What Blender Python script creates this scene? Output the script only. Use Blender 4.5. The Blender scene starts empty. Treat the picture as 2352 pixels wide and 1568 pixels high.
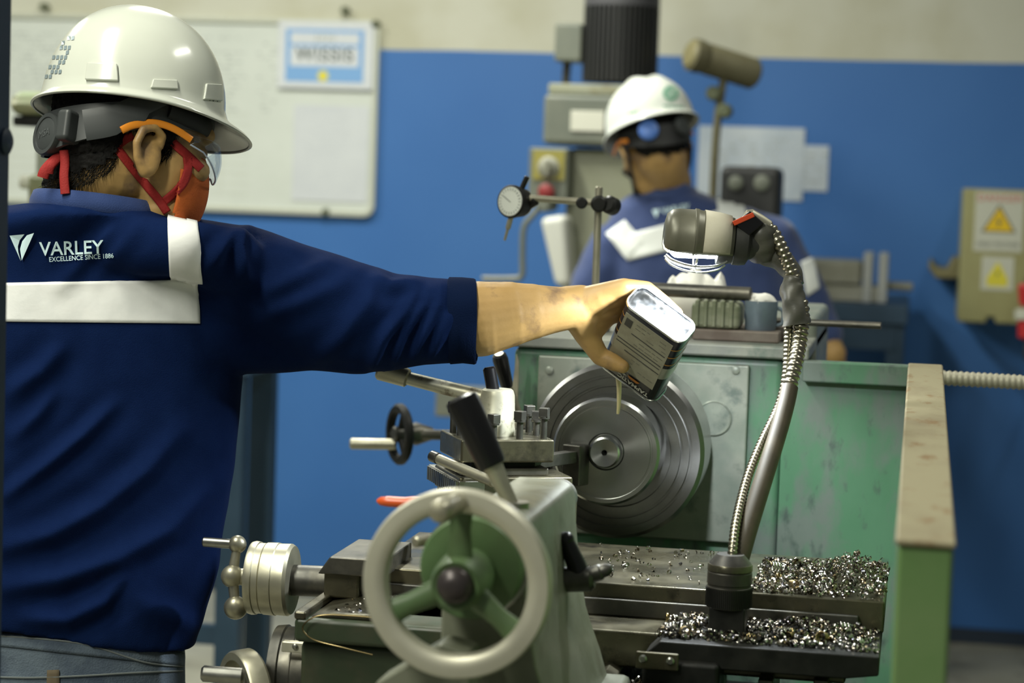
import bpy, bmesh, math, random
import numpy as np
from mathutils import Vector, Matrix
from mathutils.bvhtree import BVHTree
random.seed(7); np.random.seed(7)
scene = bpy.context.scene
col = scene.collection
R_ = math.radians
# ------------------------------------------------------------------ camera
FPX, ROLL, YAW, PITCH, CAMZ = 5000.0, 0.034, R_(10.5), R_(4.4), 1.5
C0 = Vector((0, 0, CAMZ))
F0 = Vector((-math.sin(YAW), math.cos(YAW), 0)); RH = Vector((math.cos(YAW), math.sin(YAW), 0))
FW = F0 * math.cos(PITCH) + Vector((0, 0, -math.sin(PITCH))); UP = RH.cross(FW)
cr, sr = math.cos(ROLL), math.sin(ROLL)
RC = RH * cr + UP * sr; UC = UP * cr - RH * sr
cam = bpy.data.cameras.new('camera'); cam_o = bpy.data.objects.new('camera', cam); col.objects.link(cam_o)
M = Matrix.Identity(4)
for i in range(3):
    M[i][0] = RC[i]; M[i][1] = UC[i]; M[i][2] = -FW[i]; M[i][3] = C0[i]
cam_o.matrix_world = M
cam.sensor_width = 36; cam.lens = 36 * FPX / 2352; cam.clip_start = .05
cam.dof.use_dof = True; cam.dof.focus_distance = 2.78; cam.dof.aperture_fstop = 4.2
scene.camera = cam_o
# ------------------------------------------------------------------ light and exposure
vs = scene.view_settings
vs.view_transform = 'Standard'; vs.look = 'None'; vs.gamma = 1; vs.use_curve_mapping = False
vs.exposure = 0.0
W = bpy.data.worlds.new('world'); scene.world = W; W.use_nodes = True
W.node_tree.nodes['Background'].inputs[0].default_value = (.95, 1.0, .93, 1)
W.node_tree.nodes['Background'].inputs[1].default_value = .13
def area(name, loc, size, power, color=(1, 1, .9), aim=(0, 0, -1)):
    l = bpy.data.lights.new(name, 'AREA'); l.shape = 'RECTANGLE'; l.size, l.size_y = size
    l.energy = power; l.color = color
    o = bpy.data.objects.new(name, l); col.objects.link(o); o.location = loc
    o.rotation_euler = Vector(aim).to_track_quat('-Z', 'Y').to_euler()
    return o
area('ceiling_lamp', (-1.45, 1.9, 3.1), (.25, 1.2), 44, (1, 1, .86))
area('ceiling_lamp', (-1.5, .3, 3.1), (.25, 1.2), 52, (1, 1, .86), (.15, .5, -1))
area('ceiling_lamp', (-1.6, 5.1, 3.1), (.25, 1.2), 74, (1, 1, .90))
area('ceiling_lamp', (-3.4, 5.0, 3.3), (.25, 1.2), 62, (1, 1, .90))
area('ceiling_lamp', (.9, 3.4, 3.6), (.25, 1.2), 26, (1, 1, .90))

# ------------------------------------------------------------------ pixel helpers (2352 x 1568 frame -> world point at a chosen plane)
def ray(px, py):
    u, v = px - 1176, py - 784
    return FW + RC * (u / FPX) - UC * (v / FPX)
def PD(px, py, d): return C0 + ray(px, py) * d
def OY(px, py, Y):
    q = ray(px, py); return C0 + q * (Y / q.y)
def OZ(px, py, Z):
    q = ray(px, py); return C0 + q * ((Z - CAMZ) / q.z)
# ------------------------------------------------------------------ mesh builder
def frame_from(axis, hint=None):
    a = Vector(axis).normalized()
    h = Vector(hint) if hint is not None else (Vector((0, 0, 1)) if abs(a.z) < .9 else Vector((1, 0, 0)))
    x = (h - a * h.dot(a)).normalized(); y = a.cross(x)
    return x, y, a
class MB:
    def __init__(s): s.v = []; s.f = []
    def add(s, vs, fs):
        b = len(s.v); s.v += [Vector(p) for p in vs]; s.f += [tuple(i + b for i in q) for q in fs]; return s
    def box(s, lo, hi, rz=0, about=None):
        x0, y0, z0 = lo; x1, y1, z1 = hi
        vs = [Vector(p) for p in ((x0,y0,z0),(x1,y0,z0),(x1,y1,z0),(x0,y1,z0),(x0,y0,z1),(x1,y0,z1),(x1,y1,z1),(x0,y1,z1))]
        if rz:
            c = Vector(about) if about is not None else Vector(((x0+x1)/2, (y0+y1)/2, 0))
            rm = Matrix.Rotation(rz, 3, 'Z'); vs = [rm @ (p - c) + c for p in vs]
        return s.add(vs, [(0,3,2,1),(4,5,6,7),(0,1,5,4),(1,2,6,5),(2,3,7,6),(3,0,4,7)])
    def obox(s, c, ex, ey, ez):          # centre and three half-extent vectors
        c, ex, ey, ez = Vector(c), Vector(ex), Vector(ey), Vector(ez)
        vs = [c + ex*a + ey*b + ez*d for d in (-1,1) for a, b in ((-1,-1),(1,-1),(1,1),(-1,1))]
        fs = [(0,3,2,1),(4,5,6,7),(0,1,5,4),(1,2,6,5),(2,3,7,6),(3,0,4,7)]
        if ex.cross(ey).dot(ez) < 0: fs = [q[::-1] for q in fs]
        return s.add(vs, fs)
    def loft(s, rings, cap=True, close=True):
        n = len(rings[0]); vs = [p for r in rings for p in r]; fs = []
        for i in range(len(rings) - 1):
            for j in range(n if close else n - 1):
                k = (j + 1) % n
                fs.append((i*n+j, i*n+k, (i+1)*n+k, (i+1)*n+j))
        if cap and close:
            fs.append(tuple(range(n))[::-1]); fs.append(tuple((len(rings)-1)*n + j for j in range(n)))
        return s.add(vs, fs)
    def revolve(s, prof, o, axis, n=32, hint=None, cap=True, a0=0, a1=None):
        # prof: list of (distance along axis, radius)
        x, y, a = frame_from(axis, hint); o = Vector(o)
        full = a1 is None
        A = [2*math.pi*j/n for j in range(n)] if full else [a0 + (a1-a0)*j/n for j in range(n+1)]
        rings = [[o + a*t + (x*math.cos(q) + y*math.sin(q))*max(r, 1e-5) for q in A] for t, r in prof]
        return s.loft(rings, cap and full, full)
    def cyl(s, p0, p1, r0, r1=None, n=24):
        p0, p1 = Vector(p0), Vector(p1); L = (p1-p0).length
        return s.revolve([(0, r0), (L, r0 if r1 is None else r1)], p0, p1-p0, n)
    def rod(s, p0, p1, r, b=None, n=24):      # cylinder with bevelled ends
        p0, p1 = Vector(p0), Vector(p1); L = (p1-p0).length; b = min(r*.3, L*.3) if b is None else b
        return s.revolve([(0, r-b), (b, r), (L-b, r), (L, r-b)], p0, p1-p0, n)
    def ell(s, c, ax, n=20, m=12):            # ellipsoid with three axis vectors
        c = Vector(c); ax = [Vector(q) for q in ax]; vs = [c - ax[2]]; fs = []
        for i in range(1, m):
            t = -math.pi/2 + math.pi*i/m
            for j in range(n):
                q = 2*math.pi*j/n
                vs.append(c + ax[0]*math.cos(t)*math.cos(q) + ax[1]*math.cos(t)*math.sin(q) + ax[2]*math.sin(t))
        vs.append(c + ax[2])
        for j in range(n):
            k = (j+1) % n
            fs.append((0, 1+k, 1+j)); e = len(vs)-1; b = 1+(m-2)*n
            fs.append((e, b+j, b+k))
            for i in range(m-2): fs.append((1+i*n+j, 1+i*n+k, 1+(i+1)*n+k, 1+(i+1)*n+j))
        if ax[0].cross(ax[1]).dot(ax[2]) < 0: fs = [q[::-1] for q in fs]
        return s.add(vs, fs)
    def sph(s, c, r, n=20, m=12): return s.ell(c, ((r,0,0),(0,r,0),(0,0,r)), n, m)
    def tube(s, path, r, n=10, cap=True, flat=None):
        # sweep along points with parallel transport; r scalar or list; flat=(ratio, normal hint)
        P = [Vector(p) for p in path]; rs = r if isinstance(r, (list, tuple)) else [r]*len(P)
        rings = []; x = None
        for i, p in enumerate(P):
            t = (P[min(i+1, len(P)-1)] - P[max(i-1, 0)]).normalized()
            if x is None: x = frame_from(t, flat[1] if flat else None)[0]
            else: x = (x - t*x.dot(t)).normalized()
            y = t.cross(x); k = flat[0] if flat else 1
            rings.append([p + (x*math.cos(2*math.pi*j/n)*k + y*math.sin(2*math.pi*j/n))*rs[i] for j in range(n)])
        return s.loft(rings, cap)
    def caps(s, p0, p1, r0, r1, n=16, m=5):   # tapered capsule
        p0, p1 = Vector(p0), Vector(p1); L = max((p1-p0).length, 1e-5)
        pr = [(-r0*math.cos(q), r0*math.sin(q)) for q in [math.pi/2*i/m for i in range(m)]] + [(0, r0), (L, r1)] + \
             [(L + r1*math.sin(q), r1*math.cos(q)) for q in [math.pi/2*i/m for i in range(1, m+1)]]
        return s.revolve(pr, p0, p1-p0 if L > 1e-4 else (0,0,1), n)
    def chain(s, pts, rs, n=16):
        for i in range(len(pts)-1): s.caps(pts[i], pts[i+1], rs[i], rs[i+1], n)
        return s
    def prism(s, poly, axis_vec):             # planar polygon (world points) swept by a vector
        a = [Vector(p) for p in poly]; b = [p + Vector(axis_vec) for p in a]
        n = len(a); nn = sum(((a[i]-a[0]).cross(a[(i+1) % n]-a[0]) for i in range(n)), Vector())
        if nn.dot(Vector(axis_vec)) > 0: pass
        else: a, b = b, a
        return s.loft([a, b])
ORG = {}
def finish(me, smooth=35, flatshade=False):
    me.validate(); me.update()
    if not flatshade and len(me.polygons):
        me.polygons.foreach_set('use_smooth', [True]*len(me.polygons))
        me.set_sharp_from_angle(angle=R_(smooth))
def tag(o, label=None, cat=None, group=None, kind=None):
    if label: o['label'] = label
    if cat: o['category'] = cat
    if group: o['group'] = group
    if kind: o['kind'] = kind
    return o
def thing(name, loc, label, cat, group=None):
    o = bpy.data.objects.new(name, None); col.objects.link(o); o.location = loc; o.empty_display_size = .05
    ORG[o] = Vector(loc); return tag(o, label, cat, group)
def obj(name, mb, mat, parent=None, origin=None, smooth=35, bevel=0, seg=2, flat=False):
    base = ORG[parent] if parent else Vector((0, 0, 0))
    if origin is None:
        if parent: origin = base
        else:
            n = len(mb.v); origin = sum(mb.v, Vector()) / n; origin.z = min(p.z for p in mb.v)
    origin = Vector(origin)
    me = bpy.data.meshes.new(name); me.from_pydata([tuple(p - origin) for p in mb.v], [], mb.f)
    finish(me, smooth, flat)
    o = bpy.data.objects.new(name, me); col.objects.link(o)
    o.location = origin - base; ORG[o] = origin
    if parent: o.parent = parent
    if mat: me.materials.append(mat)
    if bevel:
        b = o.modifiers.new('bevel', 'BEVEL'); b.width = bevel; b.segments = seg; b.limit_method = 'ANGLE'; b.angle_limit = R_(40)
        b.harden_normals = True
    return o
def struct(name, mb, mat, **k): return tag(obj(name, mb, mat, **k), kind='structure')
def remesh(mb, voxel, it=4, fac=.5):
    me = bpy.data.meshes.new('tmp'); me.from_pydata([tuple(p) for p in mb.v], [], mb.f); me.update()
    o = bpy.data.objects.new('tmp', me); col.objects.link(o)
    m = o.modifiers.new('r', 'REMESH'); m.mode = 'VOXEL'; m.voxel_size = voxel
    if it:
        m = o.modifiers.new('s', 'SMOOTH'); m.factor = fac; m.iterations = it
    dg = bpy.context.evaluated_depsgraph_get(); ev = o.evaluated_get(dg)
    out = bpy.data.meshes.new_from_object(ev)
    V = np.empty(len(out.vertices)*3); out.vertices.foreach_get('co', V); V = V.reshape(-1, 3)
    Fc = [tuple(p.vertices) for p in out.polygons]
    N = np.empty(len(out.vertices)*3); out.vertices.foreach_get('normal', N); N = N.reshape(-1, 3)
    bpy.data.objects.remove(o); bpy.data.meshes.remove(me); bpy.data.meshes.remove(out)
    return V, Fc, N
def mbv(V, Fc):
    m = MB(); m.v = [Vector(p) for p in V]; m.f = list(Fc); return m
def submesh(V, Fc, keep):
    used = {}; m = MB()
    for q in Fc:
        if all(keep[i] for i in q):
            for i in q:
                if i not in used: used[i] = len(m.v); m.v.append(Vector(V[i]))
            m.f.append(tuple(used[i] for i in q))
    return m
def text_mesh(txt, size=1, spacing=1.0, bold=0):
    cu = bpy.data.curves.new('t', 'FONT'); cu.body = txt; cu.size = size; cu.align_x = 'CENTER'; cu.align_y = 'CENTER'
    cu.space_character = spacing; cu.offset = bold; cu.resolution_u = 3
    o = bpy.data.objects.new('t', cu); col.objects.link(o)
    dg = bpy.context.evaluated_depsgraph_get()
    me = bpy.data.meshes.new_from_object(o.evaluated_get(dg))
    vs = [v.co.copy() for v in me.vertices]; fs = [tuple(p.vertices) for p in me.polygons]
    bpy.data.objects.remove(o); bpy.data.curves.remove(cu); bpy.data.meshes.remove(me)
    return vs, fs
def text_flat(txt, c, xd, yd, size, spacing=1.0, bold=0, lift=0.0008):
    xd, yd = Vector(xd).normalized(), Vector(yd).normalized(); n = xd.cross(yd)
    vs, fs = text_mesh(txt, size, spacing, bold)
    m = MB(); m.add([Vector(c) + xd*p.x + yd*p.y + n*lift for p in vs], fs); return m
def spline(pts, n=8):
    P = [Vector(p) for p in pts]; out = []
    for i in range(len(P)-1):
        a, b, c, d = P[max(i-1, 0)], P[i], P[i+1], P[min(i+2, len(P)-1)]
        for k in range(n):
            t = k/n
            out.append(.5*((2*b) + (c-a)*t + (2*a-5*b+4*c-d)*t*t + (3*b-a-3*c+d)*t**3))
    out.append(P[-1]); return out
# ------------------------------------------------------------------ materials
def srgb(r, g, b):
    f = lambda c: (c/255/12.92) if c/255 <= .04045 else ((c/255+.055)/1.055)**2.4
    return (f(r), f(g), f(b), 1)
def mat(name, c, rough=.5, metal=0, c2=None, scale=8, lo=.4, hi=.6, bump=0, bscale=40, stretch=(1,1,1), detail=6, rvar=0, spec=.5, coat=0, aniso=0, c3=None, scale3=3, sheen=0):
    m = bpy.data.materials.new(name); m.use_nodes = True; nt = m.node_tree; N = nt.nodes; L = nt.links
    b = N['Principled BSDF']; b.inputs['Base Color'].default_value = c; b.inputs['Roughness'].default_value = rough
    b.inputs['Metallic'].default_value = metal; b.inputs['Specular IOR Level'].default_value = spec
    b.inputs['Coat Weight'].default_value = coat; b.inputs['Coat Roughness'].default_value = .12
    b.inputs['Sheen Weight'].default_value = sheen
    if aniso:
        b.inputs['Anisotropic'].default_value = aniso
        tg = N.new('ShaderNodeTangent'); tg.direction_type = 'RADIAL'; tg.axis = 'Y'; L.new(tg.outputs[0], b.inputs['Tangent'])
    if c2 or bump or rvar or c3:
        tc = N.new('ShaderNodeTexCoord'); mp = N.new('ShaderNodeMapping'); mp.inputs['Scale'].default_value = stretch
        L.new(tc.outputs['Object'], mp.inputs[0])
    last = None
    def noise_mix(ca, cb, sc, lo, hi):
        nz = N.new('ShaderNodeTexNoise'); nz.inputs['Scale'].default_value = sc; nz.inputs['Detail'].default_value = detail
        nz.inputs['Roughness'].default_value = .62
        L.new(mp.outputs[0], nz.inputs[0]); mr = N.new('ShaderNodeMapRange')
        mr.inputs[1].default_value = lo; mr.inputs[2].default_value = hi; L.new(nz.outputs[0], mr.inputs[0])
        mx = N.new('ShaderNodeMix'); mx.data_type = 'RGBA'; L.new(mr.outputs[0], mx.inputs[0])
        if isinstance(ca, tuple): mx.inputs[6].default_value = ca
        else: L.new(ca, mx.inputs[6])
        mx.inputs[7].default_value = cb
        return mx.outputs[2], mr.outputs[0]
    if c2:
        last, fac = noise_mix(c, c2, scale, lo, hi)
        if c3: last, _ = noise_mix(last, c3, scale3, .55, .68)
        L.new(last, b.inputs['Base Color'])
    if rvar:
        nz = N.new('ShaderNodeTexNoise'); nz.inputs['Scale'].default_value = scale*2.3; nz.inputs['Detail'].default_value = 5
        L.new(mp.outputs[0], nz.inputs[0]); mr = N.new('ShaderNodeMapRange')
        mr.inputs[1].default_value = .3; mr.inputs[2].default_value = .7; mr.inputs[3].default_value = max(rough-rvar, .03); mr.inputs[4].default_value = rough+rvar
        L.new(nz.outputs[0], mr.inputs[0]); L.new(mr.outputs[0], b.inputs['Roughness'])
    if bump:
        nz = N.new('ShaderNodeTexNoise'); nz.inputs['Scale'].default_value = bscale; nz.inputs['Detail'].default_value = 4
        L.new(mp.outputs[0], nz.inputs[0]); bp = N.new('ShaderNodeBump'); bp.inputs['Strength'].default_value = bump; bp.inputs['Distance'].default_value = .002
        L.new(nz.outputs[0], bp.inputs['Height']); L.new(bp.outputs[0], b.inputs['Normal'])
    return m
MT = {}
MT['steel'] = mat('steel', (.42,.42,.38,1), .36, 1, (.25,.245,.22,1), 14, .35, .7, rvar=.1)
MT['steel_pale'] = mat('steel_pale', (.50,.48,.37,1), .42, .8, (.36,.34,.25,1), 10, .35, .7, rvar=.1)
MT['steel_dark'] = mat('steel_dark', (.09,.088,.078,1), .42, .8, (.17,.16,.13,1), 18, .45, .7, rvar=.12)
MT['steel_oily'] = mat('steel_oily', (.085,.08,.055,1), .32, .7, (.16,.145,.09,1), 9, .4, .7, rvar=.14, c3=(.04,.037,.028,1), scale3=16)
MT['black_iron'] = mat('black_iron', (.008,.0085,.0075,1), .5, .1, (.02,.02,.017,1), 22, .45, .75, rvar=.12, spec=.3)
MT['turned'] = mat('turned', (.30,.30,.29,1), .3, 1, (.25,.25,.24,1), 60, .3, .7, aniso=.8)
MT['turned_bright'] = mat('turned_bright', (.42,.43,.42,1), .22, 1, aniso=.85)
MT['green_paint'] = mat('green_paint', (.085,.20,.115,1), .42, 0, (.14,.175,.15,1), 7, .46, .58, stretch=(1.4,1.4,.7), rvar=.1, c3=(.07,.10,.085,1), scale3=26, bump=.15, bscale=60)
MT['green_plate'] = mat('green_plate', (.20,.235,.195,1), .4, .2, (.30,.31,.26,1), 9, .4, .66, rvar=.12, c3=(.12,.15,.13,1), scale3=18, bump=.12, bscale=70)
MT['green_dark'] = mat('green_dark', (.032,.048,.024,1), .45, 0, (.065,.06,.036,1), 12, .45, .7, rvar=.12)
MT['green_wheel'] = mat('green_wheel', (.10,.175,.07,1), .45, 0, (.08,.12,.05,1), 12, .4, .7)
MT['green_pale'] = mat('green_pale', (.13,.24,.08,1), .5, 0, (.16,.26,.10,1), 6, .4, .6)
MT['tan_cap'] = mat('tan_cap', (.31,.275,.165,1), .55, 0, (.23,.19,.11,1), 11, .5, .72, stretch=(1,.5,1), c3=(.22,.14,.06,1), scale3=34)
MT['tail_paint'] = mat('tail_paint', (.19,.20,.145,1), .4, .1, (.13,.14,.09,1), 8, .45, .65, rvar=.1, c3=(.11,.11,.07,1), scale3=20)
MT['rim'] = mat('rim', (.62,.60,.48,1), .42, .5, (.54,.52,.41,1), 9, .4, .65, rvar=.06)
MT['black_grip'] = mat('black_grip', (.006,.006,.007,1), .28, 0, spec=.4)
MT['black_rubber'] = mat('black_rubber', (.03,.031,.028,1), .55, 0, (.05,.05,.043,1), 30, .4, .7)
MT['tape'] = mat('tape', (.07,.07,.058,1), .42, 0, (.11,.108,.085,1), 16, .4, .7, bump=.5, bscale=28, stretch=(1,1,2.5))
MT['white_tape'] = mat('white_tape', (.52,.49,.38,1), .7, 0, (.44,.41,.3,1), 20, .4, .7, bump=.4, bscale=35)
MT['hose'] = mat('hose', (.05,.04,.022,1), .6, 0, (.085,.068,.038,1), 18, .45, .7)
MT['shade_grey'] = mat('shade_grey', (.12,.118,.085,1), .4, .25, (.17,.165,.12,1), 14, .4, .7)
MT['orange_plastic'] = mat('orange_plastic', (.75,.11,.02,1), .3)
MT['ochre'] = mat('ochre', (.6,.43,.10,1), .5)
MT['white_cloth'] = mat('white_cloth', (.80,.79,.72,1), .9, bump=.3, bscale=60)
def spots(name, c, rough=.5, **k): return mat(name, c, rough, **k)
# ================================================================== the room
YW = 7.3
def wall_material():
    m = bpy.data.materials.new('painted_wall'); m.use_nodes = True; nt = m.node_tree; N = nt.nodes; L = nt.links
    b = N['Principled BSDF']; b.inputs['Roughness'].default_value = .55
    tc = N.new('ShaderNodeTexCoord'); sp = N.new('ShaderNodeSeparateXYZ'); L.new(tc.outputs['Object'], sp.inputs[0])
    nz = N.new('ShaderNodeTexNoise'); nz.inputs['Scale'].default_value = 2.4; nz.inputs['Detail'].default_value = 7; L.new(tc.outputs['Object'], nz.inputs[0])
    nf = N.new('ShaderNodeTexNoise'); nf.inputs['Scale'].default_value = 90; L.new(tc.outputs['Object'], nf.inputs[0])
    def rng(src, lo, hi):
        r = N.new('ShaderNodeMapRange'); r.inputs[1].default_value = lo; r.inputs[2].default_value = hi; L.new(src, r.inputs[0]); return r.outputs[0]
    def mix(fac, a, c):
        x = N.new('ShaderNodeMix'); x.data_type = 'RGBA'; L.new(fac, x.inputs[0])
        for i, q in ((6, a), (7, c)):
            if isinstance(q, tuple): x.inputs[i].default_value = q
            else: L.new(q, x.inputs[i])
        return x.outputs[2]
    blue = mix(rng(nz.outputs[0], .35, .7), (.033,.142,.41,1), (.040,.156,.43,1))
    cream = mix(rng(nz.outputs[0], .45, .62), (.58,.58,.47,1), (.50,.49,.36,1))
    # paint border at z = 1.912, slightly wavy
    ad = N.new('ShaderNodeMath'); ad.operation = 'MULTIPLY_ADD'; L.new(nz.outputs[0], ad.inputs[0]); ad.inputs[1].default_value = .012; L.new(sp.outputs[2], ad.inputs[2])
    st = N.new('ShaderNodeMath'); st.operation = 'GREATER_THAN'; L.new(ad.outputs[0], st.inputs[0]); st.inputs[1].default_value = 1.917
    L.new(mix(st.outputs[0], blue, cream), b.inputs['Base Color'])
    bp = N.new('ShaderNodeBump'); bp.inputs['Strength'].default_value = .12; bp.inputs['Distance'].default_value = .002; L.new(nf.outputs[0], bp.inputs['Height']); L.new(bp.outputs[0], b.inputs['Normal'])
    return m
struct('wall_back', MB().box((-6, YW, 0), (3.5, YW+.15, 4)), wall_material(), origin=(0, YW, 0))
MT['concrete'] = mat('concrete', (.36,.35,.27,1), .6, 0, (.28,.27,.2,1), 2.5, .4, .65, rvar=.1, c3=(.2,.19,.14,1), scale3=9, bump=.2, bscale=60)
struct('floor', MB().box((-6, -1.5, -.1), (3.5, YW, 0)), MT['concrete'], origin=(0, 0, 0))
MT['ceil'] = mat('ceiling_paint', (.5,.5,.44,1), .8, 0, (.44,.44,.38,1), 3)
MT['skirt'] = mat('dark_skirting', (.02,.035,.06,1), .6)
struct('baseboard_back', MB().box((-6, YW-.012, 0), (3.5, YW, .05)), MT['skirt'], origin=(0, YW, 0))
# ------------------------------------------------------------------ whiteboard with papers
MT['board_white'] = mat('board_white', (.66,.70,.64,1), .3, 0, (.62,.66,.60,1), 3)
MT['board_frame'] = mat('board_frame', (.58,.60,.5,1), .4, .3)
MT['paper'] = mat('paper', (.66,.69,.70,1), .6, 0, (.62,.65,.67,1), 5)
MT['ink'] = mat('faded_ink', (.42,.45,.42,1), .7)
MT['ink_dark'] = mat('dark_ink', (.10,.12,.11,1), .7)
MT['sky_blue'] = mat('print_blue', (.20,.40,.70,1), .5)
MT['sun_yellow'] = mat('print_yellow', (.75,.66,.05,1), .5)
MT['bolt_dark'] = mat('bolt_dark', (.10,.115,.06,1), .6)
def rrect(x0, x1, z0, z1, r, y, n=6):
    out = []
    for cx, cz, a in ((x1-r, z1-r, 0), (x0+r, z1-r, 90), (x0+r, z0+r, 180), (x1-r, z0+r, 270)):
        for k in range(n+1):
            q = R_(a + 90*k/n); out.append(Vector((cx + r*math.cos(q), y, cz + r*math.sin(q))))
    return out[::-1]
wb = thing('whiteboard', (-2.6, YW, 1.33), 'long white board with rounded frame mounted on the blue and cream wall', 'whiteboard')
bx0, bx1, bz0, bz1 = -3.45, -1.845, 1.335, 2.005
obj('panel', MB().prism(rrect(bx0+.012, bx1-.012, bz0+.012, bz1-.012, .03, YW-.018), (0, .014, 0)), MT['board_white'], wb)
outer = rrect(bx0, bx1, bz0, bz1, .04, YW-.03); inner = rrect(bx0+.018, bx1-.018, bz0+.018, bz1-.018, .025, YW-.03)
bk = Vector((0, .03, 0))
obj('frame', MB().loft([[p+bk for p in outer], outer, inner, [p+bk for p in inner]], cap=False), MT['board_frame'], wb, bevel=.003)
for px, py in ((792, 24), (862, 55), (100, 15), (748, 487)):
    c = OY(px, py, YW-.03)
    obj('fixing_bolt', MB().rod((c.x, YW-.042, c.z), (c.x, YW, c.z), .013), MT['bolt_dark'], wb)
def scribble(x0, x1, z, y, h, mb, dens=1.0):
    x = x0
    while x < x1:
        w = random.uniform(.008, .022)
        if random.random() < .8*dens:
            hh = h*random.uniform(.5, 1); mb.box((x, y-.0012, z-hh/2), (x+w, y, z+hh/2))
        x += w + random.uniform(.003, .012)
wr = MB()
for r in range(16):
    z = bz1-.07-r*.0165
    for a, b in ((-3.25, -2.93), (-2.78, -2.60), (-2.50, -2.32), (-2.28, -2.18)):
        scribble(a+random.uniform(0, .03), b-random.uniform(0, .06), z, YW-.0175, .007, wr, .7)
tag(obj('handwriting', wr, MT['ink'], wb, flat=True), 'faded rows of handwriting', kind='stuff')
ln = MB()
for r in range(9): ln.box((-3.3, YW-.019, 1.40+r*.034), (-2.3, YW-.018, 1.4015+r*.034))
for q in range(5): ln.box((-3.2+q*.2, YW-.019, 1.40), (-3.198+q*.2, YW-.018, 1.67))
obj('ruled_grid', ln, MT['board_frame'], wb, flat=True)
def sheet(name, px0, py0, px1, py1, y, label, cat, m, thick=.002):
    a, b = OY(px0, py0, y), OY(px1, py1, y)
    t = thing(name, ((a.x+b.x)/2, y, b.z), label, cat)
    obj('sheet', MB().box((a.x, y-thick, b.z), (b.x, y, a.z)), m, t)
    return t, a, b
ps, a, b = sheet('poster', 642, 47, 856, 207, YW-.030, 'blue and white printed sign with yellow emblem pinned to the whiteboard corner', 'poster', MT['paper'], .006)
w, h = b.x-a.x, a.z-b.z; y = YW-.0365
obj('border_print', MB().box((a.x+.08*w, y-.0006, b.z+.1*h), (b.x-.1*w, y, a.z-.12*h)), MT['sky_blue'], ps)
obj('text_panel', MB().box((a.x+.13*w, y-.0012, b.z+.33*h), (b.x-.15*w, y-.0004, a.z-.38*h)), MT['paper'], ps)
obj('text_panel', MB().box((a.x+.13*w, y-.0012, a.z-.34*h), (b.x-.15*w, y-.0004, a.z-.17*h)), MT['paper'], ps)
xc = (a.x+b.x)/2
obj('lettering', text_flat('WISSIS', (xc-.01*w, y-.001, b.z+.50*h), (1,0,0), (0,0,1), .062, 1.15, .0012), MT['ink_dark'], ps)
obj('lettering', text_flat('2020', (xc-.01*w, y-.001, a.z-.255*h), (1,0,0), (0,0,1), .036, 1.1), MT['ink'], ps)
em = MB(); c = Vector((xc-.02*w, y, b.z+.19*h))
em.loft([[c + Vector((math.cos(q)*rr, dy, math.sin(q)*rr)) for q, rr in [(2*math.pi*k/16, .022 if k % 2 else .016) for k in range(16)]] for dy in (-.0012, -.0004)])
obj('emblem', em, MT['sun_yellow'], ps)
MT['paper2'] = mat('paper_lilac', (.58,.61,.63,1), .6, 0, (.63,.66,.67,1), 4)
p2, a, b = sheet('paper_sheet', 676, 240, 842, 466, YW-.020, 'plain pale sheet of paper taped on whiteboard below the poster', 'paper', MT['paper2'])
sc = MB()
for r in range(7): scribble(a.x+.03, b.x-.05-random.uniform(0, .05), a.z-.04-r*.02, YW-.0222, .006, sc, .6)
tag(obj('faint_print', sc, MT['paper'], p2, flat=True), kind='stuff')
# papers in plastic on the blue wall
MT['plastic_sleeve'] = mat('plastic_sleeve', (.60,.66,.70,1), .15, 0, (.5,.57,.63,1), 6, coat=.6)
p3, a, b = sheet('notice_sheet', 1606, 288, 1842, 462, YW-.002, 'large notice in shiny clear plastic on the blue wall', 'notice', MT['plastic_sleeve'], .004)
sc = MB()
for r in range(8): scribble(a.x+.05, b.x-.05, a.z-.04-r*.022, YW-.0062, .007, sc, .6)
tag(obj('print_line', sc, MT['ink'], p3, flat=True), kind='stuff')
p4, a, b = sheet('notice_sheet', 1836, 333, 1900, 440, YW-.001, 'small notice in clear plastic overlapping right of the large one', 'notice', MT['plastic_sleeve'], .003)
sc = MB()
for r in range(5): scribble(a.x+.015, b.x-.015, a.z-.03-r*.022, YW-.0042, .006, sc, .5)
tag(obj('print_line', sc, MT['ink'], p4, flat=True), kind='stuff')
# ------------------------------------------------------------------ electrical box on the right
MT['box_cream'] = mat('box_cream', (.34,.33,.15,1), .5, 0, (.30,.28,.12,1), 3)
MT['warn_yellow'] = mat('warn_yellow', (.78,.52,.01,1), .5)
MT['warn_yellow2'] = mat('warn_yellow_pale', (.72,.64,.05,1), .5)
MT['sticker'] = mat('sticker_white', (.55,.56,.46,1), .5)
MT['red_print'] = mat('red_print', (.55,.10,.07,1), .5)
yb = 6.95
a, b = OY(2214, 432, yb), OY(2400, 748, yb)
eb = thing('switch_box', ((a.x+b.x)/2, YW, b.z), 'cream electrical switch box with two yellow warning triangles on the blue wall', 'electrical box')
bw = MB().prism([(a.x, yb, a.z), (b.x, yb, a.z), (b.x, yb, b.z), (a.x+.115, yb, b.z), (a.x+.115, yb, b.z+.018), (a.x+.09, yb, b.z+.018), (a.x+.09, yb, b.z), (a.x, yb, b.z)], (0, YW-yb, 0))
obj('housing', bw, MT['box_cream'], eb, bevel=.008)
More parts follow.
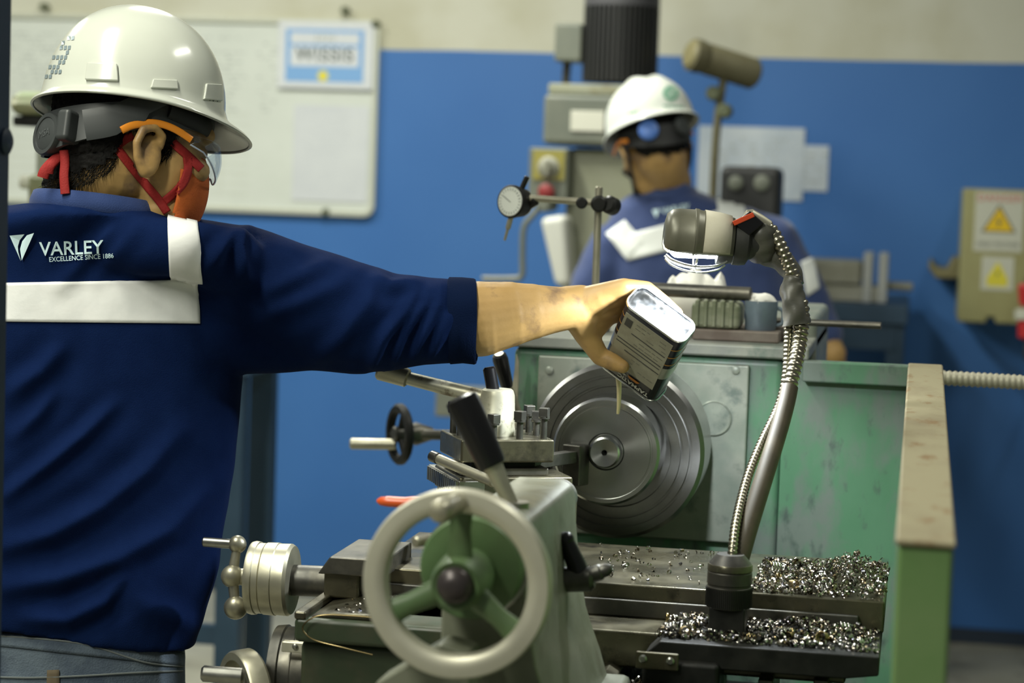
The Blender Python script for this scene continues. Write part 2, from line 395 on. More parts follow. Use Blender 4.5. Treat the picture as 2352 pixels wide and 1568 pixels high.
def warn(px0, py0, px1, py1, mtri, head):
    A, B = OY(px0, py0, yb), OY(px1, py1, yb); w, h = B.x-A.x, A.z-B.z; xc = (A.x+B.x)/2
    st = obj('warning_sticker', MB().box((A.x, yb-.0015, B.z), (B.x, yb, A.z)), MT['sticker'], eb)
    def tri(s, y0, m, nm):
        zc = B.z+.47*h; r = s*w
        obj(nm, MB().prism([(xc-r, y0, zc-.5*r), (xc+r, y0, zc-.5*r), (xc, y0, zc+1.15*r)], (0, .0008, 0)), m, st)
    tri(.36, yb-.0022, MT['ink_dark'] if head else MT['warn_yellow2'], 'triangle_border'); tri(.30, yb-.003, mtri, 'triangle')
    z = B.z+.47*h
    obj('bolt_symbol', MB().prism([(xc+.02*w, yb-.0036, z+.16*w), (xc-.06*w, yb-.0036, z+.02*w), (xc, yb-.0036, z+.02*w), (xc-.03*w, yb-.0036, z-.10*w), (xc+.06*w, yb-.0036, z+.06*w), (xc+.005*w, yb-.0036, z+.06*w)], (0, .0006, 0)), MT['ink_dark'], st)
    if head:
        obj('heading', text_flat('DANGER', (xc, yb-.0016, A.z-.10*h), (1,0,0), (0,0,1), .032, 1.1), MT['red_print'], st)
        obj('caption', text_flat('HIGH VOLTAGE', (xc, yb-.0016, B.z+.12*h), (1,0,0), (0,0,1), .018), MT['ink_dark'], st)
    else:
        obj('caption', MB().box((xc-.32*w, yb-.002, B.z+.12*h), (xc+.32*w, yb-.001, B.z+.30*h)), MT['warn_yellow2'], st)
warn(2242, 440, 2347, 580, MT['warn_yellow'], True)
warn(2256, 588, 2326, 668, MT['warn_yellow2'], False)
# bracket left of the box
hk = thing('wall_bracket', OY(2180, 640, 7.1), 'dull brass hook shaped bracket beside the cream switch box', 'bracket')
A = [OY(p, q, 7.1) for p, q in ((2224, 640), (2150, 640), (2132, 615), (2138, 592), (2150, 612), (2175, 618), (2190, 590), (2224, 596))]
obj('hook', MB().prism(A, (0, .2, 0)), MT['ochre'], hk, bevel=.006)
MT['dull_brass'] = mat('dull_brass', (.22,.20,.10,1), .5, .4); hk.children[0].data.materials[0] = MT['dull_brass']
# red handle at the right edge
rh = thing('emergency_plug', OY(2350, 790, 6.6), 'red and pale grey plug hanging beside the switch box at the photo edge', 'plug')
MT['red_plastic'] = mat('red_plastic', (.5,.03,.03,1), .4)
c = [OY(2358, q, 6.6) for q in (672, 705, 740, 780)]
obj('red_cap', MB().revolve([(0, .012), (.01, .022), (.06, .026), (.07, .02)], c[1], c[0]-c[1], 20), MT['red_plastic'], rh)
obj('red_body', MB().revolve([(0, .014), (.008, .026), (.065, .026), (.07, .02)], c[3], c[2]-c[3], 20), MT['red_plastic'], rh)
obj('grey_ring', MB().revolve([(0, .02), (.004, .033), (.03, .033), (.034, .02)], OY(2356, 735, 6.6), c[0]-c[2], 20), MT['sticker'], rh)
obj('cable', MB().tube([c[0]+Vector((0, 0, .02)), c[0]+Vector((.02, 0, .12)), c[0]+Vector((.06, .2, .2)), Vector((c[0].x+.1, YW, c[0].z+.3))], .007), MT['black_rubber'], rh)
obj('hanger_cord', MB().tube([c[3], c[3]+Vector((0, 0, -.05)), c[3]+Vector((.04, .2, -.12)), Vector((c[3].x+.1, YW, c[3].z-.1))], .006), MT['black_rubber'], rh)
# ------------------------------------------------------------------ bench at the back right with a vice
MT['navy_steel'] = mat('navy_steel', (.018,.05,.09,1), .5, 0, (.025,.06,.105,1), 5)
MT['vice'] = mat('vice_grey', (.26,.26,.2,1), .5, .2, (.34,.34,.28,1), 8)
ybn = 6.6
A, B = OY(1830, 690, ybn), OY(2085, 730, ybn)
bn = thing('workbench', ((A.x+B.x)/2, ybn+.25, 0), 'dark blue steel workbench against the back wall', 'workbench')
obj('table_top', MB().box((A.x-.5, ybn, A.z-.06), (B.x, YW-.05, A.z)), MT['navy_steel'], bn, bevel=.004)
obj('drawer_front', MB().box((A.x-.48, ybn+.015, A.z-.14), (B.x-.03, ybn+.06, A.z-.06)), MT['navy_steel'], bn, bevel=.003)
for x in (A.x-.46, B.x-.06):
    for y in (ybn+.02, YW-.12): obj('leg', MB().box((x, y, 0), (x+.05, y+.05, A.z-.06)), MT['navy_steel'], bn)
zt = A.z
vc = thing('bench_vice', OY(1960, 690, ybn+.1), 'blurred grey bench vice with pale jaws on the dark blue workbench', 'vice')
a, b = OY(1850, 680, ybn+.1), OY(1995, 640, ybn+.1)
obj('slide', MB().box((a.x, ybn+.06, zt), (b.x+.05, ybn+.2, zt+.05)), MT['vice'], vc, bevel=.006)
obj('rear_body', MB().box((a.x-.02, ybn+.05, zt+.05), (b.x-.02, ybn+.22, zt+.125)), MT['vice'], vc, bevel=.012)
for px in (1995, 2030):
    c = OY(px, 600, ybn+.1)
    obj('jaw', MB().box((c.x-.014, ybn+.05, zt), (c.x+.014, ybn+.22, zt+.15)), mat('pale_jaw', (.42,.44,.42,1), .5, .2), vc, bevel=.004)
obj('screw', MB().rod((c.x, ybn+.13, zt+.05), (c.x+.09, ybn+.13, zt+.05), .014), MT['vice'], vc)
# dark machine base standing under the switch box: a navy cabinet in shadow
# ------------------------------------------------------------------ steel stand behind the first worker
st = thing('steel_stand', OZ(520, 1560, .0), 'narrow dark blue steel stand behind the lathe operator', 'stand')
ys = 5.2; a = OY(492, 1440, ys); b = OY(546, 1440, ys)
ztop = OY(540, 860, ys).z
obj('post', MB().box((a.x, ys, 0), (b.x, ys+.05, ztop)), MT['navy_steel'], st)
obj('post', MB().box((a.x-.6, ys, 0), (b.x-.6, ys+.05, ztop)), MT['navy_steel'], st)
z = OY(500, 1462, ys).z
obj('crossbar', MB().box((a.x-.6, ys+.01, z-.025), (a.x+.01, ys+.04, z+.025)), MT['navy_steel'], st)
obj('shelf', MB().box((a.x-.62, ys-.02, ztop), (b.x+.02, ys+.3, ztop+.03)), MT['navy_steel'], st)
for x in (a.x, a.x-.6): obj('post', MB().box((x, ys+.25, 0), (x+b.x-a.x, ys+.3, ztop)), MT['navy_steel'], st)
# ------------------------------------------------------------------ near post at the left edge
np_ = thing('steel_column', OY(-60, 1568, 2.15), 'dark blue steel column cut off by the left photo edge', 'column')
a = OY(-140, 784, 2.15); b = OY(17, 784, 2.17)
MT['column_blue'] = mat('column_blue', (.006,.02,.045,1), .5, 0, (.009,.026,.055,1), 5)
np_.location.z = 0; ORG[np_] = Vector(np_.location)
obj('post', MB().box((a.x, 2.06, 0), (b.x, 2.17, 3.2)), MT['column_blue'], np_, bevel=.004)
c = OY(17, 325, 2.15)
obj('clamp_knob', MB().revolve([(0, .014), (.004, .014), (.007, .009), (.008, .002)], (b.x-.001, 2.155, c.z), (1, 0, 0), 20), MT['column_blue'], np_)
# ------------------------------------------------------------------ drill press glimpsed behind the first worker's head
yd = 4.6; MT['machine_green'] = mat('machine_green', (.19,.24,.13,1), .5, 0, (.24,.22,.12,1), 6)
MT['machine_grey'] = mat('machine_grey', (.33,.35,.28,1), .5, 0, (.28,.30,.23,1), 5)
a, b = OY(15, 208, yd), OY(150, 292, yd)
dp = thing('drill_press', (OY(105, 400, yd).x, yd+.1, 0), 'green headed drill press with grey column half hidden by the nearer worker', 'drill press')
obj('head', MB().box((a.x, yd, b.z+.022), (b.x, yd+.3, a.z)), MT['machine_green'], dp, bevel=.03, seg=3)
obj('head_base', MB().box((a.x+.01, yd+.01, b.z), (b.x, yd+.3, b.z+.022)), MT['black_iron'], dp, bevel=.005)
c0, c1 = OY(104, 292, yd+.1), OY(104, 450, yd+.1)
obj('column', MB().cyl((c0.x, yd+.12, 0), (c0.x, yd+.12, c0.z+.05), .027), MT['machine_grey'], dp)
obj('collar', MB().revolve([(0, .03), (.004, .042), (.07, .045), (.08, .03)], (c0.x, yd+.12, c1.z-.03), (0, 0, 1), 24), MT['machine_green'], dp)
obj('clamp', MB().rod((c0.x-.06, yd+.1, c1.z+.03), (c0.x-.02, yd+.11, c1.z+.03), .016), MT['sticker'], dp)
obj('table', MB().cyl((c0.x, yd+.05, .86), (c0.x, yd+.05, .9), .2), MT['machine_grey'], dp)
obj('foot', MB().box((c0.x-.2, yd-.15, 0), (c0.x+.2, yd+.3, .06)), MT['machine_green'], dp, bevel=.01)
# ------------------------------------------------------------------ milling machine behind the second worker
ym = 6.0
MT['mill_grey'] = mat('mill_grey', (.13,.145,.115,1), .45, 0, (.17,.18,.14,1), 6)
MT['mill_pale'] = mat('mill_pale', (.30,.31,.225,1), .45, 0, (.26,.27,.18,1), 5, c3=(.2,.18,.09,1), scale3=9)
MT['motor_black'] = mat('motor_black', (.022,.023,.022,1), .5)
MT['plate_silver'] = mat('plate_silver', (.62,.62,.52,1), .4, .1)
MT['panel_yellow'] = mat('panel_yellow', (.27,.24,.05,1), .45)
mm = thing('milling_machine', (OY(1400, 700, ym+.3).x, ym+.3, 0), 'grey green milling machine with black finned motor behind the second worker', 'milling machine')
a, b = OY(1330, 8, ym), OY(1498, 188, ym); cx = (a.x+b.x)/2; rm = (b.x-a.x)/2; yc = ym+rm
obj('motor_core', MB().cyl((cx, yc, b.z), (cx, yc, a.z+.02), rm-.018, n=40), MT['motor_black'], mm)
for k in range(44):
    q = 2*math.pi*k/44; d = Vector((math.cos(q), math.sin(q), 0)); t = Vector((-d.y, d.x, 0))
    obj('cooling_fin', MB().obox(Vector((cx, yc, (a.z+b.z)/2)) + d*(rm-.012), d*.012, t*.0035, Vector((0, 0, (a.z-b.z)/2))), MT['motor_black'], mm)
obj('tall_fan_cover', MB().revolve([(0, rm), (.03, rm), (.22, rm*.96), (.26, rm*.8), (.27, rm*.5)], (cx, yc, a.z), (0, 0, 1), 40), mat('fan_grey', (.06,.06,.065,1), .5), mm)  # unseen top made taller so the mill shades the lower right wall
a, b = OY(1275, 52, ym+.05), OY(1335, 142, ym+.05)
obj('terminal_box', MB().box((a.x, ym+.05, b.z), (b.x, ym+.17, a.z)), MT['mill_grey'], mm, bevel=.008)
obj('cable', MB().tube([(a.x+.03, ym+.1, b.z), (a.x+.028, ym+.1, b.z-.05), (a.x+.03, ym+.12, b.z-.1)], .012), MT['black_rubber'], mm)
a, b = OY(1250, 190, ym-.05), OY(1470, 338, ym-.05)
obj('motor_flange', MB().box((a.x+.01, ym-.04, a.z-.03), (b.x, ym+.32, a.z)), MT['mill_pale'], mm, bevel=.006)
hd = obj('head_casting', MB().box((a.x, ym-.05, b.z), (b.x, ym+.34, a.z-.03)), MT['mill_grey'], mm, bevel=.014)
n0, n1 = OY(1312, 254, ym-.05), OY(1388, 303, ym-.05)
obj('name_plate', MB().box((n0.x, ym-.056, n1.z), (n1.x, ym-.049, n0.z)), MT['plate_silver'], hd, bevel=.002)
a, b = OY(1300, 338, ym), OY(1450, 700, ym)
obj('column', MB().box((a.x, ym, .1), (b.x+.06, ym+.5, a.z)), MT['mill_pale'], mm, bevel=.03, seg=3)
a, b = OY(1216, 338, ym-.08), OY(1302, 452, ym-.08)
cb = obj('control_box', MB().box((a.x, ym-.08, b.z-.01), (b.x, ym+.05, a.z)), MT['mill_grey'], mm, bevel=.006)
n0, n1 = OY(1226, 344, ym-.08), OY(1296, 414, ym-.08)
obj('dial_plate', MB().box((n0.x, ym-.084, n1.z), (n1.x, ym-.079, n0.z)), MT['panel_yellow'], cb)
c = OY(1260, 384, ym-.084)
kn = MB().revolve([(0, .030), (.006, .03), (.010, .02), (.03, .017), (.033, .012)], c, (0, -1, 0), 24); kn.obox(c+Vector((0, -.034, 0)), (.004, 0, 0), (0, .006, 0), (.012*0, 0, .022))
obj('selector_knob', kn, MT['vice'], cb)
c = OY(1257, 440, ym-.084)
obj('stop_button', MB().revolve([(0, .014), (.012, .014), (.014, .022), (.022, .022), (.028, .012)], c, (0, -1, 0), 24), mat('button_red', (.22,.02,.02,1), .5), cb)
# pale tapered arm and crank of the mill
a = [OY(p, q, ym-.15) for p, q in ((1238, 500), (1300, 492), (1312, 660), (1275, 660))]
obj('pale_guard', MB().prism(a, (0, .12, 0)), mat('guard_white', (.62,.63,.56,1), .5), mm, bevel=.02, seg=3)
pth = spline([OY(p, q, ym-.12) for p, q in ((1245, 470), (1222, 496), (1203, 525), (1200, 590), (1198, 634), (1170, 640), (1108, 640))], 5)
obj('crank_handle', MB().tube(pth, .0085), MT['mill_grey'], mm)
obj('crank_pivot', MB().rod(pth[0]+Vector((.005, -.02, 0)), pth[0]+Vector((.005, .13, 0)), .02), MT['mill_grey'], mm)
obj('base', MB().box((mm.location.x-.3, ym-.1, 0), (mm.location.x+.3, ym+.6, .14)), MT['mill_grey'], mm, bevel=.02)
obj('work_table', MB().box((mm.location.x-.42, ym-.12, .82), (mm.location.x+.5, ym+.0, .9)), MT['mill_grey'], mm, bevel=.006)
# machine lamp on its arm and the black box beneath, right of worker 2
yl = 6.1
MT['lamp_tan'] = mat('lamp_tan', (.115,.105,.055,1), .55, .1, (.15,.14,.08,1), 8)
ml = thing('machine_lamp', OY(1640, 440, yl), 'tan cylindrical lamp head tilted on a jointed arm above the second worker', 'lamp')
p0, p1 = OY(1606, 130, yl-.04), OY(1715, 165, yl+.04); ax = (p1-p0)
obj('lamp_head', MB().revolve([(-.03, .03), (-.025, .046), (0, .047), (.02, .042), (.025, .044), (ax.length+.02, .044), (ax.length+.03, .035)], p0, ax, 28), MT['lamp_tan'], ml)
obj('lamp_glass', MB().revolve([(-.036, .02), (-.034, .035), (-.028, .04)], p0, ax, 24), mat('lamp_lens', (.2,.18,.09,1), .4), ml)
j1, j2 = OY(1640, 215, yl), OY(1665, 255, yl)
obj('arm', MB().tube(spline([OY(1662, 180, yl), j1+Vector((.02, 0, 0)), OY(1650, 260, yl), OY(1643, 340, yl), OY(1638, 450, yl), Vector((OY(1638, 450, yl).x, yl, .9))], 4), .0115), MT['lamp_tan'], ml)
for j in (j1, j2): obj('joint_knob', MB().rod(j+Vector((0, -.03, 0)), j+Vector((0, .03, 0)), .021), MT['bolt_dark'], ml)
a, b = OY(1655, 380, yl-.05), OY(1790, 470, yl-.05)
bb = thing('control_cabinet', (OY(1722, 470, yl).x, yl+.05, 0), 'black box with round gauges on a post below the machine lamp', 'cabinet')
obj('case', MB().box((a.x, yl-.05, b.z-.05), (b.x, yl+.12, a.z)), MT['motor_black'], bb, bevel=.02, seg=3)
for px, r in ((1690, .02), (1750, .022)):
    c = OY(px, 420, yl-.05); obj('gauge', MB().revolve([(0, r), (.006, r), (.008, r*.8)], c, (0, -1, 0), 20), MT['mill_grey'], bb)
obj('post', MB().box(((a.x+b.x)/2-.03, yl, 0), ((a.x+b.x)/2+.03, yl+.06, b.z-.04)), MT['motor_black'], bb)
# ================================================================== the lathe (spindle axis along +Y)
AX, AZ = -.410, 1.116
lt = thing('lathe', (-.40, 2.9, 0), 'large worn green metal lathe with spinning chuck and rear splash guard', 'lathe')
obj('headstock_casting', MB().box((-.59, 3.2, .56), (-.186, 3.78, 1.243)), MT['green_paint'], lt, bevel=.012, seg=3)
fp = obj('face_plate', MB().box((-.55, 3.188, .968), (-.236, 3.2, 1.232)), MT['green_plate'], lt, bevel=.003)
c = OY(1640, 960, 3.187)
obj('round_cover', MB().revolve([(0, .026), (.002, .026), (.003, .0245), (.0015, .0235), (.0015, .001)], c, (0, -1, 0), 40), MT['green_plate'], fp)
for px, py in ((1690, 850), (1690, 1200), (1262, 850)):
    obj('plate_screw', MB().revolve([(0, .006), (.003, .006), (.004, .004)], OY(px, py, 3.188), (0, -1, 0), 14), MT['green_plate'], fp)
tc = obj('top_cover', MB().box((-.595, 3.185, 1.243), (-.15, 3.8, 1.262)), mat('cover_grey', (.20,.21,.19,1), .45, .2, (.28,.29,.24,1), 9, c3=(.12,.16,.13,1), scale3=14), lt, bevel=.004)
obj('belt_housing', MB().box((-.25, 3.42, .9), (-.150, 3.85, 1.292)), MT['green_plate'], lt, bevel=.01)
obj('guard_back_panel', MB().box((-.186, 3.2, .60), (-.005, 3.215, 1.243)), MT['green_paint'], lt, bevel=.002)
obj('guard_lip', MB().box((-.158, 3.176, 1.213), (-.006, 3.2, 1.244)), MT['green_paint'], lt, bevel=.003)
obj('panel_plug', MB().rod(OY(1758, 1288, 3.2), OY(1758, 1288, 3.2)+Vector((0, -.018, 0)), .0095), MT['black_iron'], lt)
# rear splash guard wall running towards the viewer, its top edge falling slightly
g = [(-.006, 1.83, .74), (-.006, 3.215, .74), (-.006, 3.215, 1.238), (-.006, 1.83, 1.202)]
obj('guard_side_wall', MB().prism(g, (.046, 0, 0)), MT['green_pale'], lt, bevel=.004)
g = [(-.008, 1.826, 1.202), (-.008, 3.217, 1.238), (-.008, 3.217, 1.245), (-.008, 1.826, 1.208)]
obj('guard_cap', MB().prism(g, (.050, 0, 0)), MT['tan_cap'], lt, bevel=.003)
# bed
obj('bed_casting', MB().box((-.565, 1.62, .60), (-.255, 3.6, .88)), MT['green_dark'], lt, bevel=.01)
obj('bed_way', MB().prism([(-.30, 1.62, .88), (-.255, 1.62, .88), (-.265, 1.62, .918), (-.29, 1.62, .918)], (0, 1.58, 0)), MT['steel_oily'], lt, bevel=.002)
obj('bed_way', MB().prism([(-.345, 1.62, .88), (-.32, 1.62, .88), (-.32, 1.62, .925), (-.333, 1.62, .932), (-.345, 1.62, .925)], (0, 1.58, 0)), MT['steel_oily'], lt, bevel=.002)
obj('bed_way', MB().prism([(-.545, 1.62, .88), (-.505, 1.62, .88), (-.515, 1.62, .918), (-.535, 1.62, .918)], (0, 1.58, 0)), MT['steel_oily'], lt, bevel=.002)
obj('chip_tray', MB().box((-.255, 1.84, .72), (-.006, 3.2, .76)), MT['black_iron'], lt)
for px in (1762, 1888):
    c = OY(px, 1556, 2.5)
    obj('tray_bar', MB().box((c.x-.0085, 2.47, .76), (c.x+.0085, 2.62, c.z+.004)), MT['steel_dark'], lt, bevel=.002)
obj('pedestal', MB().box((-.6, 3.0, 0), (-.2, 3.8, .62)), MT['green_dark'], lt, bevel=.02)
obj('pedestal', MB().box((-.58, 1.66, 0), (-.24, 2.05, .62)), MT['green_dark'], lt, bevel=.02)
# chuck
CY = 3.02
ck = obj('chuck', MB().revolve([(.14, .06), (.125, .115), (.12, .123), (.008, .1245), (0, .119), (0, .108), (.004, .1075), (.004, .1045), (-.002, .104), (-.002, .0955), (.003, .095), (.003, .092), (-.004, .0915), (-.004, .079), (.004, .078), (.004, .02)], (AX+.004, CY, AZ), (0, 1, 0), 96, cap=False), MT['turned'], lt, smooth=28)
obj('spindle_nose', MB().cyl((AX, CY+.13, AZ), (AX, 3.2, AZ), .075, n=48), MT['steel_dark'], lt)
obj('chuck_key_socket', MB().revolve([(0, .012), (.002, .012), (.002, .007), (-.004, .007)], (AX+.004, CY+.06, AZ+.1243), (0, 0, 1), 20), MT['steel_dark'], lt)
# left side of the headstock: feed hand wheel on a shaft pointing at the operator
yf = 3.62; c = OY(918, 997, yf)
hw = obj('feed_hand_wheel', MB().revolve([(-.007, .049), (-.007, .040), (.007, .040), (.007, .049), (.003, .053), (-.003, .053), (-.007, .049)], c, Vector((1, .7, 0)), 40, cap=False), MT['black_iron'], lt)
d = Vector((1, .7, 0)).normalized()
for k in range(3):
    q = 2*math.pi*k/3+.4; x, y_, a_ = frame_from(d)
    obj('spoke', MB().cyl(c, c+(x*math.cos(q)+y_*math.sin(q))*.043, .006, .005, 10), MT['black_iron'], hw)
obj('hub', MB().revolve([(-.012, .012), (-.01, .014), (.01, .014), (.03, .02), (.06, .011)], c, d, 20), MT['steel_dark'], hw)
obj('crank_grip', MB().rod(c+Vector((-.005, 0, -.018)), c+Vector((-.085, -.01, -.020)), .0095), MT['steel_pale'], hw)
obj('feed_shaft', MB().cyl(c, (-.55, yf+.1, c.z), .009), MT['steel_dark'], lt)
# gear lever and the pale swarf shield left of the headstock face
p0, p1, p2 = OY(1204, 985, 3.12), OY(1163, 880, 3.10), OY(1146, 812, 3.08)
lv = obj('gear_lever', MB().tube([p0, p1, p2], .0065, 14), MT['steel_pale'], lt)
obj('grip', MB().revolve([(0, .0085), (.004, .0095), (.045, .0115), (.052, .010), (.054, .005)], p1-(p2-p1)*.1, p2-p1, 20), MT['black_grip'], lv)
obj('lever_boss', MB().rod(p0+Vector((0, -.01, -.01)), Vector((p0.x, 3.2, p0.z-.01)), .018), MT['steel_dark'], lt)
A = [OY(p, q, 3.16) for p, q in ((1186, 812), (1192, 830), (1189, 920), (1200, 985), (1172, 985), (1176, 890))]
obj('swarf_shield', MB().prism(A, (0, .006, 0)), MT['steel_pale'], lt, bevel=.001)
# conduit behind the guard going out of the picture
def ribbed(path, r, pitch, amp=.16, n=14, spiral=True):
    P = [Vector(p) for p in path]; L = [0]
    for i in range(1, len(P)): L.append(L[-1] + (P[i]-P[i-1]).length)
    tot = L[-1]; m = int(tot/pitch*4); pts = []; rs = []; j = 0
    for k in range(m+1):
        s = tot*k/m
        while j < len(L)-2 and L[j+1] < s: j += 1
        t = (s-L[j])/max(L[j+1]-L[j], 1e-9); pts.append(P[j].lerp(P[j+1], min(t, 1)))
        rs.append(r*(1 - amp*(0, .35, 1, .35)[k % 4]))
    return MB().tube(pts, rs, n)
MT['conduit'] = mat('conduit_steel', (.34,.32,.24,1), .3, 1, (.22,.2,.15,1), 20, .35, .7)
MT['conduit_pale'] = mat('conduit_pale', (.42,.40,.30,1), .5, .2)
fc = thing('flexible_conduit', (.3, 3.3, .9), 'pale ribbed conduit running out to the right behind the splash guard', 'conduit')
p0, p1 = OY(2140, 866, 3.28), OY(2420, 882, 3.28)
obj('ribbed_sleeve', ribbed([p0, p1, p1+Vector((.3, 0, -.05)), p1+Vector((.5, 0, -.3)), p1+Vector((.55, 0, -1.1))], .0115, .0085, .2), MT['conduit_pale'], fc, smooth=80)
# ------------------------------------------------------------------ workpiece
wp = thing('workpiece', (AX, CY-.07, AZ-.075), 'round shiny steel disc being turned in the lathe chuck', 'workpiece')
obj('disc', MB().revolve([(.09, .06), (.085, .0745), (.006, .0745), (0, .071), (0, .0655), (.0015, .065), (.0015, .0625), (0, .062), (0, .026), (.003, .024), (.003, .02)], (AX, 2.945, AZ+.008), (0, 1, 0), 96, cap=False), MT['turned_bright'], wp, smooth=25)
obj('centre_boss', MB().revolve([(.006, .0215), (-.012, .0215), (-.014, .019), (-.012, .004), (-.002, .0005)], (AX, 2.945, AZ+.008), (0, 1, 0), 48, cap=False), MT['turned_bright'], wp, smooth=25)
# ------------------------------------------------------------------ things on top of the headstock
zt = 1.262
MT['wood_dark'] = mat('rusty_plate', (.13,.10,.08,1), .6, .2, (.2,.17,.14,1), 15)
y1 = 3.24
a, b = OY(1590, 772, y1), OY(1790, 772, y1)
rp = obj('flat_plate', MB().box((a.x, y1, zt), (b.x, y1+.16, zt+.017)), MT['wood_dark'], bevel=.003); tag(rp, 'rusty flat steel plate lying on the lathe headstock', 'steel plate')
z2 = zt+.017
a, b = OY(1556, 750, y1+.01), OY(1702, 700, y1+.01)
MT['olive_block'] = mat('olive_block', (.16,.18,.11,1), .5, .1, (.26,.27,.19,1), 14, .4, .65, stretch=(1,1,3))
bl = thing('ribbed_block', ((a.x+b.x)/2, y1+.06, z2), 'olive ribbed metal block on the rusty plate next to the grey cup', 'metal block')
r0 = (b.z-z2)/2+.006
bk_ = MB()
for k in range(3): pass
obj('body', MB().box((a.x+.02, y1+.005, z2), (b.x, y1+.09, z2+.040)), MT['olive_block'], bl, bevel=.008)
for k in range(5):
    x = a.x+.026+k*(b.x-a.x-.03)/5
    obj('rib', MB().box((x, y1+.002, z2+.003), (x+.006, y1+.093, z2+.043)), MT['olive_block'], bl, bevel=.002)
a, b = OY(1704, 750, y1), OY(1784, 690, y1)
MT['cup_blue'] = mat('cup_blue', (.20,.26,.31,1), .35, .2, (.14,.18,.22,1), 9)
cu = thing('small_cup', ((a.x+b.x)/2, y1+.04, z2), 'blue grey cup holding white paper on the rusty plate', 'cup')
rc = (b.x-a.x)/2; ctr = Vector(((a.x+b.x)/2, y1+.035, z2))
obj('wall', MB().revolve([(0, rc*.9), (.002, rc*.94), (.040, rc), (.044, rc), (.044, rc*.9), (.006, rc*.84), (.006, .001)], ctr, (0, 0, 1), 36), MT['cup_blue'], cu)
obj('handle', MB().tube(spline([ctr+Vector((rc*.9, 0, .034)), ctr+Vector((rc*1.3, 0, .03)), ctr+Vector((rc*1.3, 0, .012)), ctr+Vector((rc*.9, 0, .008))], 5), .003), MT['cup_blue'], cu)
def crumple(c, sx, sy, sz, seed, n=22, m=10):
    rnd = random.Random(seed); ph = [rnd.uniform(0, 6) for _ in range(6)]
    mb = MB().ell(c, ((sx,0,0),(0,sy,0),(0,0,sz)), n, m)
    for p in mb.v:
        d = p-Vector(c); k = 1+.20*math.sin(d.x*190+ph[0])*math.cos(d.y*150+ph[1])+.13*math.sin(d.x*340+d.z*260+ph[2])
        p.x = c[0]+d.x*k; p.z = c[2]+d.z*(.7+.5*(k-.6)); p.y = c[1]+d.y*k
    return mb
pw = obj('paper_wad', crumple((ctr.x, ctr.y, z2+.042), rc*.8, rc*.8, .016, 3), MT['white_cloth']); tag(pw, 'white paper wad stuffed in the blue grey cup', 'paper')
# grey round bar resting on the block, a rag behind
z3 = z2+.043
a, b = OY(1512, 676, y1), OY(1722, 676, y1)
rb = obj('round_bar', MB().rod((a.x-.03, y1+.05, z3+.0105), (b.x, y1+.03, z3+.0105), .0105, .0015, 28), MT['steel_dark']); tag(rb, 'thick grey round steel bar lying across the olive block', 'steel bar')
a, b = OY(1505, 660, y1+.12), OY(1690, 640, y1+.12)
rg = thing('white_rag', ((a.x+b.x)/2, y1+.12, zt), 'crumpled white rag heaped on the headstock behind the round bar', 'rag')
mb = MB()
nx, ny = 44, 14; x0, x1 = a.x, b.x
for i in range(nx+1):
    for j in range(ny+1):
        u, v = i/nx, j/ny; x = x0+(x1-x0)*u; yy = y1+.09+.09*v
        ridge = .081 + .0065*math.sin(u*15+.6) + .003*math.sin(u*37+v*5) + .003*math.sin(v*23+u*9)
        e = min(1, 5*u, 5*(1-u))*math.sin(math.pi*min(max(v, 0), 1))**.35
        mb.v.append(Vector((x, yy, zt+.001 + ridge*1.1*max(e, 0))))
for i in range(nx):
    for j in range(ny):
        k = i*(ny+1)+j; mb.f.append((k, k+ny+1, k+ny+2, k+1))
o = obj('cloth', mb, MT['white_cloth'], rg, smooth=70); so = o.modifiers.new('thick', 'SOLIDIFY'); so.thickness = .003; so.offset = 1
a, b = OY(1852, 730, 3.3), OY(2025, 740, 3.3)
tb = obj('thin_bar', MB().rod((a.x-.06, 3.33, zt+.028), (b.x, 3.30, zt+.030), .0052, .001, 16), MT['steel_dark']); tag(tb, 'thin dark steel bar jutting right over the headstock edge', 'steel bar')
sb = obj('wood_packer', MB().box((a.x-.06, 3.29, zt), (a.x-.015, 3.37, zt+.0225)), MT['wood_dark'], bevel=.002); tag(sb, 'small packing block under the thin dark bar', 'block')
a, b = OY(1503, 700, y1+.02), OY(1562, 682, y1+.02)
pk = obj('card_strip', MB().box((a.x-.01, y1+.02, zt), (b.x, y1+.08, zt+.034)), mat('card', (.55,.46,.34,1), .7), bevel=.003); tag(pk, 'small buff carton beside the olive block, behind the held can', 'carton')
# ------------------------------------------------------------------ dial gauge on its stand
yg = 3.32
dg = thing('dial_gauge_stand', (OY(1372, 660, yg).x, yg, zt), 'dial indicator clamped to an upright steel rod on the headstock', 'dial indicator')
pt, pb = OY(1376, 428, yg), OY(1371, 700, yg)
obj('upright_rod', MB().rod((pt.x, yg, zt+.02), pt, .0058), MT['steel_pale'], dg)
obj('magnet_base', MB().box((pt.x-.022, yg-.025, zt), (pt.x+.022, yg+.03, zt+.045)), MT['black_iron'], dg, bevel=.003)
h0, h1 = OY(1408, 468, yg-.012), OY(1215, 455, yg-.03)
obj('cross_rod', MB().rod(h0, h1, .0055), MT['steel_pale'], dg)
obj('clamp', MB().rod(OY(1376, 468, yg-.025), OY(1376, 468, yg+.015), .013), MT['black_iron'], dg)
obj('clamp_screw', MB().rod(OY(1395, 468, yg-.02), OY(1412, 476, yg), .014), MT['black_iron'], dg)
obj('joint', MB().rod(OY(1336, 466, yg-.032), OY(1336, 466, yg-.005), .009), MT['black_iron'], dg)
cd = OY(1178, 463, yg-.035); fd = Vector((-.42, -.88, .05)).normalized()
db = obj('gauge_body', MB().revolve([(-.024, .012), (-.022, .022), (-.004, .0245), (0, .0255), (.006, .0255), (.008, .0235), (.006, .022)], cd, fd, 40), MT['black_iron'], dg)
